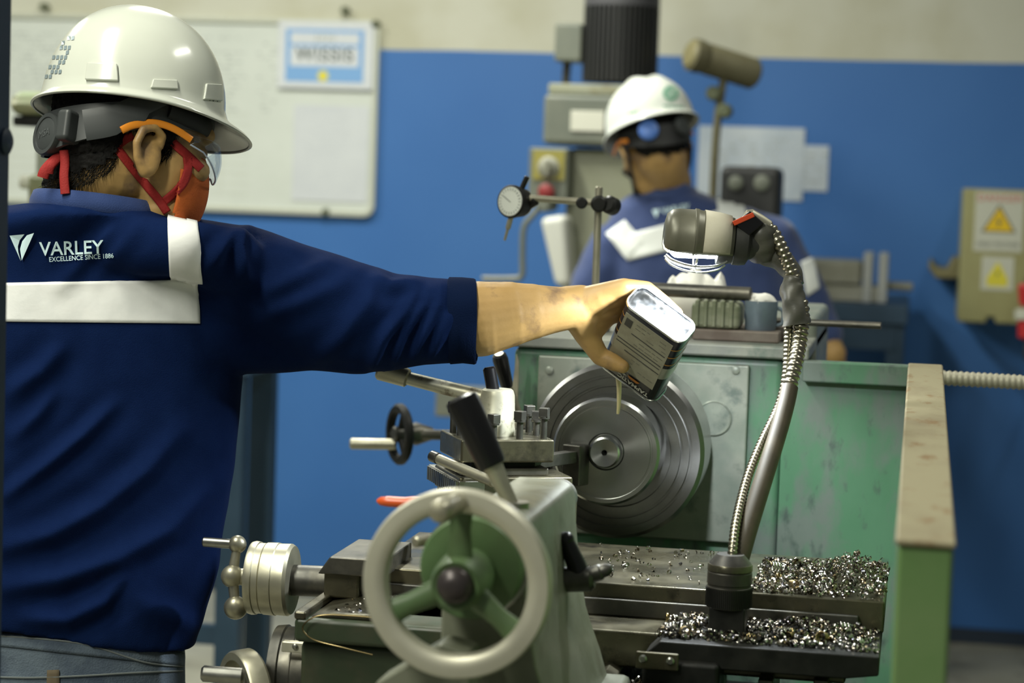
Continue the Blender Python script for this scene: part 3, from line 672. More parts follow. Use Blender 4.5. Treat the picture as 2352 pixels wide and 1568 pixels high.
obj('dial_face', MB().revolve([(.0078, .001), (.0078, .0222), (.006, .023)], cd, fd, 40), mat('dial_white', (.74,.77,.7,1), .3, coat=.5), db)
x, y_, a_ = frame_from(fd, (0, 0, 1)); tk = MB()
for k in range(24):
    q = 2*math.pi*k/24; dd = x*math.cos(q)+y_*math.sin(q); tk.obox(cd+fd*.0084+dd*.0185, dd*.002, fd.cross(dd)*.0003, fd*.0002)
tk.obox(cd+fd*.0086+(x*.5+y_*.8).normalized()*.007, (x*.5+y_*.8).normalized()*.009, fd.cross((x*.5+y_*.8).normalized())*.0004, fd*.0002)
obj('dial_marks', tk, MT['ink_dark'], db, flat=True)
obj('bezel_lug', MB().rod(cd+Vector((.02, .012, -.006)), h1+Vector((.012, 0, -.002)), .0075), MT['black_iron'], db)
e0, e1, e2 = OY(1176, 490, yg-.035), OY(1168, 525, yg-.035), OY(1159, 552, yg-.035)
obj('plunger', MB().revolve([(0, .0042), ((e1-e0).length, .0042), ((e1-e0).length+.001, .0025), ((e2-e0).length, .002)], e0, e2-e0, 14), MT['steel_pale'], db)
obj('plunger_cap', MB().rod(OY(1197, 436, yg-.03), OY(1211, 405, yg-.03), .0042), MT['black_iron'], db)
# ================================================================== carriage: saddle, cross slide, dials, apron
cg = thing('lathe_carriage', (-.38, 2.65, .88), 'oily lathe carriage with cross slide, graduated dials and ball handle', 'carriage')
SZ = .973; SY = 2.45
obj('saddle_wing_right', MB().prism([(-.288, SY, SZ-.017), (-.27, SY, SZ), (-.022, SY, SZ), (-.022, SY, SZ-.022), (-.06, SY, SZ-.028), (-.288, SY, SZ-.028)], (0, .38, 0)), MT['black_iron'], cg, bevel=.002)
obj('saddle_body', MB().box((-.70, SY+.06, .925), (-.06, SY+.36, SZ-.004)), MT['steel_oily'], cg, bevel=.004)
obj('way_clamp_block', MB().box((-.288, SY-.012, .90), (-.20, SY+.1, SZ-.02)), MT['black_iron'], cg, bevel=.006)
a, b = OY(1462, 1494, SY-.014), OY(1558, 1540, SY-.014)
wpz = obj('way_wiper', MB().box((a.x, SY-.018, b.z), (b.x, SY-.012, a.z)), MT['steel_oily'], cg, bevel=.0015)
for px, py in ((1477, 1512), (1540, 1518)):
    obj('screw', MB().revolve([(0, .0048), (.002, .0048), (.0035, .003)], OY(px, py, SY-.018), (0, -1, 0), 14), MT['steel'], wpz)
# left wing: a rimmed chip tray casting over the apron
A = [OY(p, q, SY) for p, q in ((676, 1416), (900, 1430))]
obj('saddle_wing_left', MB().box((-.705, SY, .94), (-.47, SY+.3, SZ-.004)), MT['green_dark'], cg, bevel=.006)
obj('wing_rim', MB().box((-.705, SY, SZ-.006), (-.69, SY+.22, SZ+.004)), MT['steel_oily'], cg, bevel=.003)
obj('wing_slope', MB().prism([(-.69, SY+.012, SZ-.004), (-.60, SY+.012, SZ-.004), (-.60, SY+.012, SZ+.004), (-.66, SY+.012, SZ+.003)], (0, .15, 0)), MT['steel_oily'], cg, bevel=.002)
# cross slide
obj('cross_slide', MB().box((-.655, 2.60, SZ-.004), (-.02, 2.88, 1.008)), MT['steel_oily'], cg, bevel=.003)
obj('slide_edge_bar', MB().box((-.66, 2.592, SZ-.004), (-.05, 2.60, .99)), MT['steel_dark'], cg, bevel=.002)
a, b = OY(772, 1282, 2.55), OY(900, 1330, 2.55)
obj('bearing_bracket', MB().box((-.70, 2.56, SZ), (-.655, 2.70, 1.012)), MT['steel_oily'], cg, bevel=.004)
obj('bracket_cap', MB().prism([(-.705, 2.55, 1.004), (-.62, 2.55, 1.004), (-.62, 2.55, 1.026), (-.69, 2.55, 1.026)], (0, .14, 0)), MT['steel_dark'], cg, bevel=.002)
# cross feed dial
dc = Vector((-.782, 2.62, .980))
dl = obj('feed_dial', MB().revolve([(-.029, .040), (-.028, .0455), (-.024, .0465), (-.019, .046), (-.018, .0445), (-.0105, .0445), (-.0095, .0435), (-.0085, .0455), (.006, .046), (.007, .045), (.022, .0455), (.026, .043), (.0265, .02)], dc, (1, .04, 0), 72), MT['steel_pale'], cg, smooth=25)
obj('feed_sleeve', MB().rod(dc+Vector((.02, 0, 0)), dc+Vector((.095, 0, .002)), .0195, .002, 32), MT['steel_dark'], cg)
obj('sleeve_collar', MB().revolve([(0, .019), (.003, .0215), (.02, .0215), (.022, .018)], dc+Vector((.078, 0, .002)), (1, 0, 0), 32), MT['steel_oily'], cg)
b0, b1, b2 = OY(551, 1262, 2.60), OY(546, 1326, 2.585), OY(566, 1392, 2.57)
b0, b1, b2 = dc+Vector((-.048, 0, .041)), dc+Vector((-.05, -.012, .002)), dc+Vector((-.042, -.02, -.036))
bh = obj('ball_handle', MB().tube([b0, b1, b2], [.0052, .0075, .006], 14), MT['steel_pale'], cg)
for p, r in ((b0, .0115), (b1, .0145), (b2, .0150)): obj('ball', MB().sph(p, r, 24, 14), MT['steel_pale'], bh)
obj('handle_hub', MB().cyl(b1, dc+Vector((-.02, 0, 0)), .009, .014), MT['steel_pale'], bh)
obj('handle_pin', MB().rod(b0, b0+Vector((-.045, -.004, .001)), .0062), MT['steel'], bh)
# apron with its own hand wheel
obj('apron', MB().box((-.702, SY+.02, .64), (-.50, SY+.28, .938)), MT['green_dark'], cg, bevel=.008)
ac = Vector((-.73, SY+.10, .880))
obj('apron_dial', MB().revolve([(-.026, .046), (-.024, .056), (-.012, .0575), (-.010, .0555), (.004, .0555), (.006, .0575), (.024, .0575), (.026, .05)], ac, (1, .05, 0), 64), MT['steel_dark'], cg, smooth=25)
tb_ = obj('dial_pointer', MB().obox(OY(672, 1484, SY+.04)+Vector((.006, .0, 0)), (.018, 0, 0), (0, .006, 0), (0, .001, .006)), MT['steel_pale'], cg, bevel=.001)
obj('pointer_screw', MB().revolve([(0, .0035), (.002, .0035), (.003, .002)], OY(678, 1484, SY+.033), (0, -1, 0), 12), MT['steel'], tb_)
wc = Vector((-.776, SY+.045, .857))
aw = obj('apron_hand_wheel', MB().revolve([(-.013, .056), (-.013, .047), (.013, .045), (.013, .057), (.010, .059), (-.010, .058), (-.013, .056)], wc, Vector((1, .85, .05)), 48, cap=False), MT['steel_pale'], cg)
for k in range(3):
    x, y_, a_ = frame_from(Vector((1, .85, .05))); q = 2*math.pi*k/3
    obj('spoke', MB().cyl(wc, wc+(x*math.cos(q)+y_*math.sin(q))*.048, .007, .006, 12), MT['steel'], aw)
obj('hub_shaft', MB().cyl(wc, ac, .012), MT['steel'], aw)
p0 = OY(462, 1546, SY-.01); obj('grip', MB().rod(p0, p0+Vector((.05, .01, -.002)), .0098), MT['steel'], aw)
# compound slide, turned on the cross slide
TH = R_(27); e1 = Vector((math.cos(TH), math.sin(TH), 0)); e2 = Vector((-math.sin(TH), math.cos(TH), 0)); ez = Vector((0, 0, 1))
Nc = OY(1060, 1012, 2.70); Nc.z = 0
def tbox(u0, u1, v0, v1, z0, z1):
    c = Nc + e1*(u0+u1)/2 + e2*(v0+v1)/2 + ez*(z0+z1)/2
    return MB().obox(c, e1*(u1-u0)/2, e2*(v1-v0)/2, ez*(z1-z0)/2)
cs = obj('compound_base', MB().cyl(Nc+e1*.075+e2*.055+ez*1.006, Nc+e1*.075+e2*.055+ez*1.05, .075, n=48), MT['steel_oily'], cg)
obj('compound_slide', tbox(.0, .155, -.012, .12, 1.05, 1.083), MT['steel_oily'], cg, bevel=.003)
obj('compound_top', tbox(-.002, .150, -.005, .125, 1.083, 1.112), MT['steel_oily'], cg, bevel=.003)
# serrated plate sticking out to the left under the tool post
sp_ = obj('serrated_plate', tbox(-.004, .03, -.01, .15, 1.088, 1.108), MT['steel'], cg, bevel=.001)
for k in range(15):
    v = -.006+k*.0102
    obj('serration', tbox(-.0075, -.003, v, v+.006, 1.089, 1.107), MT['steel'], sp_)
obj('plate_support', tbox(.0, .03, .01, .10, 1.06, 1.088), MT['steel_pale'], cg, bevel=.002)
p0, p1 = OY(990, 1046, 2.74), OY(1135, 1108, 2.66)
bs = thing('boring_bar', (p0+p1)/2-Vector((0, 0, .008)), 'slim silver bar with dark tip lying beside the tool post', 'tool bar')
obj('shank', MB().rod(p0.lerp(p1, .12), p1, .0068), MT['steel_pale'], bs)
obj('dark_tip', MB().rod(p0, p0.lerp(p1, .13), .0074), MT['steel_dark'], bs)
# ------------------------------------------------------------------ tool post
tp = thing('tool_post', Nc+e1*.06+e2*.05+ez*1.112, 'four way tool post with square bolts and a long clamping lever', 'tool post')
obj('lower_block', tbox(.004, .12, .006, .104, 1.112, 1.122), MT['steel_dark'], tp, bevel=.002)
obj('core', tbox(.02, .105, .02, .09, 1.122, 1.134), MT['black_iron'], tp)
obj('upper_block', tbox(0, .125, 0, .11, 1.130, 1.160), MT['steel_oily'], tp, bevel=.003)
ftop = 1.160
for i, (u, v) in enumerate([(.010, .012), (.010, .045), (.010, .08), (.045, .010), (.08, .010), (.113, .012), (.113, .045), (.113, .078), (.045, .098), (.08, .098)]):
    c = Nc+e1*u+e2*v+ez*ftop; hgt = .022+.004*((i*7) % 3)
    bo = obj('clamp_bolt', MB().cyl(c, c+ez*hgt, .0045, n=14), MT['steel_dark'], tp)
    rz = .3*i; ex = Vector((math.cos(rz), math.sin(rz), 0))*.0062; ey = Vector((-ex.y, ex.x, 0))
    obj('square_head', MB().obox(c+ez*(hgt+.004), ex, ey, ez*.006), MT['steel_dark'], bo, bevel=.001)
    obj('flange', MB().cyl(c+ez*(hgt-.004), c+ez*(hgt-.001), .0075, n=14), MT['steel_dark'], bo)
cn = Nc+e1*.062+e2*.055
MT['nut_pale'] = mat('nut_pale', (.55,.54,.42,1), .4, .5, (.48,.46,.34,1), 20, c3=(.12,.09,.05,1), scale3=40)
nu = obj('lever_nut', MB().revolve([(0, .024), (.022, .0245), (.024, .0235), (.052, .0222), (.058, .0205), (.060, .018)], cn+ez*ftop, ez, 40), MT['nut_pale'], tp)
l0 = cn+ez*(ftop+.044); k1 = OY(935, 868, 2.80); k2 = OY(876, 846, 2.80)
obj('lever_arm', MB().cyl(l0, k1, .0105, .0088, 24), MT['nut_pale'], nu)
dk = (k2-k1); obj('lever_knob', MB().revolve([(-.002, .010), (0, .0125), (dk.length, .0160), (dk.length+.003, .0140), (dk.length+.004, .006)], k1, dk, 32), MT['steel_pale'], nu)
obj('lock_stub', MB().rod(cn+ez*(ftop+.055)+Vector((-.006, 0, 0)), cn+ez*(ftop+.088)+Vector((-.013, 0, 0)), .0085), MT['black_grip'], nu)
# cutting tool held in the post
p0, p1 = Nc+e1*.10+e2*.03+ez*1.126, Vector((AX-.040, 2.925, 1.118))
ct = thing('cutting_tool', p0, 'dark cutting tool held in the tool post touching the steel disc', 'cutting tool')
dv = (p1-p0).normalized(); sd = dv.cross(ez).normalized()
obj('shank', MB().obox((p0+p1)/2, dv*(p1-p0).length/2, sd*.009, ez*.008), MT['steel_dark'], ct, bevel=.001)
obj('insert_holder', MB().obox(p1+dv*.006-ez*.012, dv*.018, sd*.013, ez*.028), MT['steel_dark'], ct, bevel=.002)
obj('insert', MB().prism([p1+dv*.024+ez*.012, p1+dv*.006+sd*.009+ez*.012, p1+dv*.006-sd*.009+ez*.012], (0, 0, .004)), mat('carbide_brown', (.12,.08,.03,1), .35, .5), ct)
# ================================================================== tailstock
ts = thing('tailstock', (AX, 2.25, .93), 'grey green lathe tailstock with big spoked hand wheel facing the viewer', 'tailstock')
prof = [(-.325, .93), (-.336, .965), (-.346, .99), (-.354, 1.013), (-.363, 1.06), (-.369, 1.11), (-.370, 1.135), (-.374, 1.149), (-.386, 1.156), (-.435, 1.156), (-.446, 1.150), (-.450, 1.138), (-.452, 1.06), (-.452, 1.0), (-.452, .93)]
obj('body', MB().prism([(x, 2.10, z) for x, z in prof], (0, .33, 0)), MT['tail_paint'], ts, bevel=.004)
obj('base_slab', MB().box((-.515, 1.98, .905), (-.30, 2.44, .935)), MT['tail_paint'], ts, bevel=.008)
A = [OY(p, q, 2.02) for p, q in ((860, 1568), (1010, 1478), (1080, 1500), (1080, 1600), (860, 1600))]
obj('foot_plate', MB().prism(A, (0, .05, 0)), MT['tail_paint'], ts, bevel=.004)
obj('quill', MB().cyl((AX, 2.4, AZ), (AX, 2.56, AZ), .022, n=36), MT['steel'], ts)
obj('quill_centre', MB().revolve([(0, .014), (.03, .012), (.058, .0005)], (AX, 2.56, AZ), (0, 1, 0), 28), MT['steel'], ts)
obj('end_flange', MB().revolve([(0, .048), (.004, .050), (.05, .050), (.11, .044)], (AX-.001, 2.035, AZ+.003), (0, 1, 0), 56), MT['green_wheel'], ts)
obj('dial_ring', MB().revolve([(0, .04), (.001, .0525), (.022, .0525), (.024, .05)], (AX-.001, 2.06, AZ+.003), (0, 1, 0), 56), MT['steel'], ts)
WC = Vector((AX, 1.975, AZ))
wh = obj('hand_wheel', MB().revolve([(-.008, .0685), (-.0105, .0705), (-.0112, .079), (-.0105, .0875), (-.007, .0897), (.006, .0897), (.0095, .087), (.0095, .070), (.006, .0675), (-.005, .0675), (-.008, .0685)], WC, (0, 1, 0), 96, cap=False), MT['rim'], ts, smooth=50)
for q in (90, 207, 322):
    q = R_(q); d = Vector((math.cos(q), 0, math.sin(q))); s = Vector((-d.z, 0, d.x))
    rings = []
    for t, wd, th in ((.012, .0135, .009), (.03, .012, .008), (.05, .010, .0065), (.064, .0115, .007), (.074, .016, .007)):
        c = WC+d*t+Vector((0, .010-.006*t/.07, 0)); rings.append([c+s*wd*math.cos(2*math.pi*k/16)+Vector((0, th*math.sin(2*math.pi*k/16), 0)) for k in range(16)])
    obj('spoke', MB().loft(rings), MT['green_wheel'], wh, smooth=70)
obj('hub', MB().revolve([(-.010, .018), (-.012, .022), (.0, .026), (.03, .028), (.06, .024)], WC, (0, 1, 0), 40), MT['green_wheel'], wh)
obj('hub_nut', MB().revolve([(-.026, .004), (-.025, .010), (-.020, .0155), (-.013, .0175), (-.006, .0185), (0, .0185)], WC, (0, 1, 0), 36), mat('hub_iron', (.06,.05,.05,1), .35, .5), wh)
hp = WC+Vector((.0, -.008, .0775))
obj('grip', MB().revolve([(0, .009), (.006, .0098), (.02, .0092), (.040, .0108), (.052, .0112), (.058, .009), (.060, .004)], hp, (-.12, -1, -.02), 28), MT['steel_pale'], wh)
l0, l1, l2 = Vector((-.398, 2.2, 1.150)), OY(1128, 1062, 2.2), OY(1062, 922, 2.2)
lv = obj('clamp_lever', MB().revolve([(0, .0075), (.03, .0085), ((l1-l0).length+.02, .0125)], l0, l1-l0, 28), MT['steel_pale'], ts)
dk = l2-l1; obj('grip', MB().revolve([(-.004, .014), (0, .0152), (dk.length-.004, .0178), (dk.length+.003, .0172), (dk.length+.006, .012), (dk.length+.0065, .002)], l1, dk, 36), MT['black_grip'], lv)
obj('lever_boss', MB().cyl(l0-ez*.01, l0+ez*.012, .014), MT['steel'], lv)
p0 = OY(953, 1245, 2.14); obj('locking_pin', MB().rod(p0, p0+Vector((.03, .07, .0)), .0055), MT['steel_pale'], ts)
A = OY(1300, 1240, 2.33); B = OY(1340, 1335, 2.33)
cl = obj('side_lever', MB().tube([A, A.lerp(B, .5), B], [.0085, .0105, .0125], 18), MT['black_grip'], ts)
obj('ball_end', MB().sph(A, .0095), MT['black_grip'], cl)
obj('eccentric_boss', MB().rod(B+Vector((-.03, 0, 0)), B+Vector((.012, 0, .004)), .014), MT['steel_dark'], cl)
E_ = OY(1405, 1312, 2.33); obj('stub', MB().revolve([(0, .009), (.02, .009), (.022, .0075), ((E_-B).length-.006, .0075), ((E_-B).length, .004)], B+Vector((0, 0, .004)), E_-B, 18), MT['steel_dark'], cl)
# brush with an orange handle lying on the tailstock
p0, p1 = OY(868, 1150, 2.26), OY(985, 1147, 2.26)
br = thing('brush', (p0+p1)/2, 'orange handled brush lying across the tailstock behind the hand wheel', 'brush')
zb = p0.z; d = Vector((1, 0, 0))
pth = [p0, p0+d*.012, p0+d*.035, p1]
obj('handle', MB().tube([p0-d*.001, p0+d*.003, p0+d*.012, p0+d*.03, p1], [.002, .0055, .0068, .0068, .006], 16, flat=(.85, (0, 0, 1))), MT['orange_plastic'], br)
obj('ferrule', MB().tube([p1-d*.006, p1+d*.02], .0058, 16), MT['ochre'], br)
obj('bristles', MB().tube([p1+d*.02, p1+d*.03, p1+d*.062], [.0058, .007, .009], 16, flat=(.5, (0, 0, 1))), MT['black_rubber'], br)
# ================================================================== work lamp on its gooseneck
LY = 2.53; lb = Vector((-.200, LY, SZ))
la = thing('work_lamp', lb, 'taped gooseneck work lamp glowing over the lathe', 'lamp')
obj('base_block', MB().box((lb.x-.021, LY-.02, SZ), (lb.x+.021, LY+.02, SZ+.032)), MT['black_iron'], la, bevel=.002)
kz = SZ+.028
hd_ = obj('knurled_holder', MB().revolve([(0, .022), (.002, .0262), (.026, .0268), (.027, .0255), (.029, .0255), (.030, .0266), (.043, .0262), (.044, .0255), (.0455, .0262), (.052, .0258), (.056, .023), (.064, .016)], (lb.x, LY, kz), ez, 64), mat('holder_dark', (.045,.043,.038,1), .42, .6, (.07,.066,.055,1), 30), la, smooth=25)
kn = MB()
for k in range(72):
    q = 2*math.pi*k/72; d = Vector((math.cos(q), math.sin(q), 0)); kn.obox(Vector((lb.x, LY, kz+.014))+d*.0269, d*.0006, Vector((-d.y, d.x, 0))*.0006, ez*.011)
tag(obj('knurling', kn, MT['black_iron'], hd_, flat=True), kind='stuff')
obj('holder_ring', MB().revolve([(.0445, .0255), (.0455, .0266), (.052, .0262), (.053, .0255)], (lb.x, LY, kz), ez, 64), MT['steel_oily'], hd_)
D = 2.60
def GP(pts): return [PD(px, py, d) for px, py, d in pts]
h = spline(GP([(1688, 1318, 2.565), (1700, 1275, 2.57), (1722, 1200, 2.59), (1752, 1105, 2.62), (1788, 990, 2.66), (1806, 925, 2.68), (1814, 888, 2.69)]), 6)
h[0] = Vector((lb.x+.004, LY, kz+.05))
obj('hose', MB().tube(h, [.0125-.002*i/len(h) for i in range(len(h))], 18), MT['hose'], la)
n1 = spline(GP([(1813, 892, 2.69), (1828, 830, 2.70), (1838, 775, 2.715), (1843, 720, 2.72), (1838, 690, 2.72)]), 8)
obj('gooseneck', ribbed(n1, .0098, .0075, .24), MT['conduit'], la, smooth=80)
n2 = spline(GP([(1680, 1312, 2.55), (1683, 1262, 2.555), (1692, 1195, 2.58), (1716, 1100, 2.63), (1748, 1020, 2.67), (1790, 930, 2.71), (1806, 860, 2.72), (1810, 790, 2.725), (1812, 740, 2.725)]), 8)
obj('cable_conduit', ribbed(n2, .0062, .0055, .22), MT['conduit'], la, smooth=80)
n3 = spline(GP([(1832, 690, 2.725), (1826, 650, 2.725), (1812, 610, 2.725), (1795, 570, 2.725), (1776, 535, 2.728), (1760, 520, 2.732)]), 8)
obj('gooseneck', ribbed(n3, .0092, .0072, .24), MT['conduit'], la, smooth=80)
def wrap(pts, rs, name='tape_wrap', seed=1, k=.16):
    P = spline(pts, 7); n = 22; rnd = random.Random(seed); mb = MB(); x = None; rings = []
    rr = np.interp(np.linspace(0, 1, len(P)), np.linspace(0, 1, len(rs)), rs)
    ph = [rnd.uniform(0, 6) for _ in range(4)]
    for i, p in enumerate(P):
        t = (P[min(i+1, len(P)-1)]-P[max(i-1, 0)]).normalized()
        x = frame_from(t)[0] if x is None else (x-t*x.dot(t)).normalized(); y = t.cross(x)
        rings.append([p+(x*math.cos(q)+y*math.sin(q))*rr[i]*(1+k*.5*math.sin(2*q+i*.5+ph[0])+k*.4*math.sin(3*q-i*.9+ph[1])) for q in [2*math.pi*j/n for j in range(n)]])
    mb.loft(rings); return obj(name, mb, MT['tape'], la, smooth=60)
wrap(GP([(1830, 745, 2.722), (1824, 700, 2.722), (1818, 660, 2.725), (1822, 640, 2.728)]), [.0165, .0155, .0135, .0115], seed=3)
wrap(GP([(1830, 655, 2.735), (1815, 620, 2.74), (1785, 590, 2.745), (1745, 568, 2.745), (1715, 556, 2.74)]), [.010, .0125, .0165, .0195, .018], seed=5, k=.1)
wrap(GP([(1762, 515, 2.728), (1752, 535, 2.73), (1748, 565, 2.738), (1750, 590, 2.745)]), [.014, .018, .021, .018], seed=8, k=.08)
obj('clamp_end', MB().revolve([(0, .008), (.012, .0095), (.028, .010), (.034, .006)], PD(1765, 520, 2.725), PD(1712, 492, 2.72)-PD(1765, 520, 2.725), 20), MT['steel_pale'], la)
# lamp head: socket cone, half-round hood open below, glowing bulb and wire guard
HA, HB = PD(1722, 560, 2.735), PD(1535, 540, 2.735); hv = (HB-HA).normalized(); HL = (HB-HA).length
hx, hy, _ = frame_from(hv, UP)       # hx ~ up
obj('socket', MB().revolve([(-.015, .016), (0, .020), (.004, .027), (.012, .0285), (.020, .0285), (.022, .024)], HA, hv, 40), MT['black_rubber'], la)
obj('socket_cone', MB().revolve([(.018, .026), (.030, .029), (.040, .0295)], HA, hv, 40), MT['black_rubber'], la)
def hood(prof, a0, a1, m, name, parent=la, thick=.0016):
    mb = MB().revolve([(t, r) for t, r in prof], HA, hv, 40, hint=hx, a0=R_(a0), a1=R_(a1))
    o = obj(name, mb, m, parent, smooth=50); s = o.modifiers.new('thick', 'SOLIDIFY'); s.thickness = thick; s.offset = 0; return o
hp_ = [(.022, .0295), (.045, .0335), (.066, .0350), (.068, .0362), (.071, .0362), (.073, .0350), (.092, .0340), (.1, .0325), (.106, .027), (.108, .018), (.1085, .001)]
ho = hood(hp_, -128, 128, MT['shade_grey'], 'hood')
hood([(.026, .0325), (.040, .0348), (.060, .0363)], -122, 70, MT['white_tape'], 'tape_patch', ho, .001)
ec = HA+hv*.0715
obj('hood_ring', MB().tube([ec+(hx*math.cos(R_(q))+hy*math.sin(R_(q)))*.0362 for q in range(-130, 131, 10)], .0012, 8), MT['shade_grey'], ho)
sw = obj('switch_box', MB().obox(HA+hv*.006+hx*.024-FW*.018, hv*.010+hx*.007, (hx*.010-hv*.010)*.9, FW*.008), MT['black_grip'], la, bevel=.002)
obj('red_rocker', MB().obox(HA+hv*.0135+hx*.0285-FW*.0235, (hv*.012-hx*.007), (hx*.0028+hv*.0016), FW*.004), mat('rocker_red', (.6,.07,.02,1), .35), sw, bevel=.001)
MT['bulb'] = bpy.data.materials.new('bulb_glow'); MT['bulb'].use_nodes = True
bn_ = MT['bulb'].node_tree.nodes['Principled BSDF']; bn_.inputs['Emission Color'].default_value = (.86, .93, 1, 1); bn_.inputs['Emission Strength'].default_value = 60
bc0, bc1 = HA+hv*.040-hx*.012, HA+hv*.088-hx*.014
obj('bulb', MB().caps(bc0, bc1, .011, .013, 24, 8), MT['bulb'], la)
MT['wire'] = mat('guard_wire', (.6,.6,.55,1), .3, .9)
for q, t0, t1 in ((150, .028, .104), (180, .028, .104), (212, .028, .104)):
    pts = []
    for k in range(13):
        s = k/12; rr = .0295+.013*math.sin(math.pi*s)**.6; d = hx*math.cos(R_(q))+hy*math.sin(R_(q))
        pts.append(HA+hv*(t0+(t1-t0)*s)+d*rr)
    obj('guard_wire', MB().tube(spline(pts, 2), .0013, 8), MT['wire'], la)
ec = HA+hv*.066
obj('guard_hoop', MB().tube([ec+(hx*math.cos(R_(q))+hy*math.sin(R_(q)))*.0395 for q in range(128, 233, 7)], .0014, 8), MT['wire'], la)
pl = bpy.data.lights.new('lamp_bulb_light', 'SPOT'); pl.energy = 17; pl.color = (.9, .96, 1); pl.shadow_soft_size = .012; pl.spot_size = R_(150); pl.spot_blend = .6
plo = bpy.data.objects.new('lamp_bulb_light', pl); col.objects.link(plo); plo.parent = la
plo.location = HA+hv*.066-hx*.044-lb; plo.rotation_euler = (-hx+FW*.25).to_track_quat('-Z', 'Y').to_euler()
# ================================================================== swarf
MT['chip'] = mat('swarf', (.34,.33,.30,1), .22, 1, (.20,.155,.09,1), 60, .45, .6, c3=(.14,.15,.22,1), scale3=70)
def curl(c, r, turns, width, pitch, rnd, ax=None, taper=1.0):
    ax = ax or Vector((rnd.uniform(-1, 1), rnd.uniform(-1, 1), rnd.uniform(-.5, .5))).normalized()
    x, y, a = frame_from(ax); n = max(4, int(turns*9)); v = []; f = []; p0 = rnd.uniform(0, 6)
    for k in range(n+1):
        q = p0+2*math.pi*turns*k/n; rr = r*(taper+(1-taper)*k/n); b = c+(x*math.cos(q)+y*math.sin(q))*rr+a*(pitch*turns*k/n)
        v += [b, b+a*width]
    for k in range(n): f.append((2*k, 2*k+1, 2*k+3, 2*k+2))
    return v, f
from mathutils import noise as mnz
rnd = random.Random(11); sw_ = MB()
def scatter(n, x0, x1, y0, y1, z, heap=None, rmin=.0016, rmax=.0045):
    for _ in range(n):
        x, y = rnd.uniform(x0, x1), rnd.uniform(y0, y1); hz = 0
        if heap:
            for hx_, hy_, hr, hh in heap: hz = max(hz, hh*max(0, 1-((x-hx_)**2+(y-hy_)**2*.6)/hr**2))
        if mnz.noise(Vector((x*45, y*45, z*9))) < -.12 and rnd.random() < .8: continue
        r = rnd.uniform(rmin, rmax); c = Vector((x, y, z+r*.7+rnd.uniform(0, hz)))
        sw_.add(*curl(c, r, rnd.uniform(.4, 1.6), rnd.uniform(.001, .0032), rnd.uniform(.0005, .003), rnd))
scatter(1900, -.275, -.027, 2.468, 2.588, SZ, [(-.10, 2.56, .07, .012), (-.24, 2.55, .04, .008)])
scatter(1900, -.18, -.022, 2.605, 2.84, 1.008, [(-.055, 2.72, .06, .034), (-.04, 2.66, .05, .018), (-.10, 2.68, .06, .008)])
scatter(160, -.66, -.60, 2.47, 2.58, SZ-.002)
scatter(200, -.33, -.25, 2.30, 2.46, .92, rmax=.006)
scatter(120, -.40, -.22, 2.62, 2.86, 1.008, rmax=.003)
sf = obj('swarf_heap', sw_, MT['chip'], smooth=60, origin=(-.14, 2.6, SZ)); tag(sf, 'glittering heap of fine metal turnings covering the carriage right of the lamp', 'metal swarf', kind='stuff')
cmats = [mat('shaving_bright', (.5,.49,.45,1), .2, 1), mat('shaving_straw', (.36,.28,.14,1), .25, 1), mat('shaving_dark', (.12,.115,.11,1), .25, 1)]
k = 0; rnd = random.Random(5)
for n, x0, x1, y0, y1, zz, where in ((34, -.165, -.03, 2.47, 2.58, SZ, 'on the black tray right of the lamp base'), (14, -.275, -.225, 2.475, 2.56, SZ, 'on the black tray left of the lamp base'), (12, -.16, -.03, 2.62, 2.76, 1.012, 'on the raised cross slide behind the lamp base')):
    for i in range(n):
        r = rnd.uniform(.003, .0062); t = rnd.uniform(.8, 3.2)
        c = Vector((rnd.uniform(x0, x1), rnd.uniform(y0, y1), zz+r*1.02+.001))
        mb = MB().add(*curl(c, r, t, rnd.uniform(.002, .0042), rnd.uniform(.0022, .0045), rnd, Vector((rnd.uniform(-1, 1), rnd.uniform(-1, 1), rnd.uniform(-.12, .12))).normalized()))
        ci = rnd.choice((0, 0, 1, 2, 2)); o = obj('metal_shaving', mb, cmats[ci], smooth=60)
        so = o.modifiers.new('thick', 'SOLIDIFY'); so.thickness = .0004
        tag(o, ('bright silver', 'straw coloured', 'dark grey')[ci]+' curled metal shaving '+where, 'metal shaving', ('bright', 'straw', 'dark')[ci]+' shavings '+where)
# long springy curl hanging at the front of the left wing
pts = spline([OY(p, q, SY-yy) for p, q, yy in ((900, 1422, .0), (800, 1413, .003), (730, 1414, .006), (695, 1440, .008), (720, 1468, .008), (790, 1487, .008), (856, 1503, .006))], 6)
lw = obj('wire_shaving', MB().tube(pts, .0009, 8), cmats[1]); tag(lw, 'long thin looped wire shaving hanging on the green carriage edge', 'metal shaving')
# ================================================================== oil can (frame needed by the hand too)
def pv(x, y, z): return (RC*x - UC*y - FW*z)
cl_ = pv(128, 95, 31.5).normalized(); ca_ = pv(-50, 140, -219); ca_ = (ca_ - cl_*ca_.dot(cl_)).normalized()
cs_ = ca_.cross(cl_)
if cs_.dot(pv(40, -42, -36)) < 0: cs_ = -cs_
CB = PD(1518, 722, 2.80); CWD, CTH, CHT = .092, .040, .150
def K(u, v, w): return CB + cl_*u + cs_*v + ca_*w
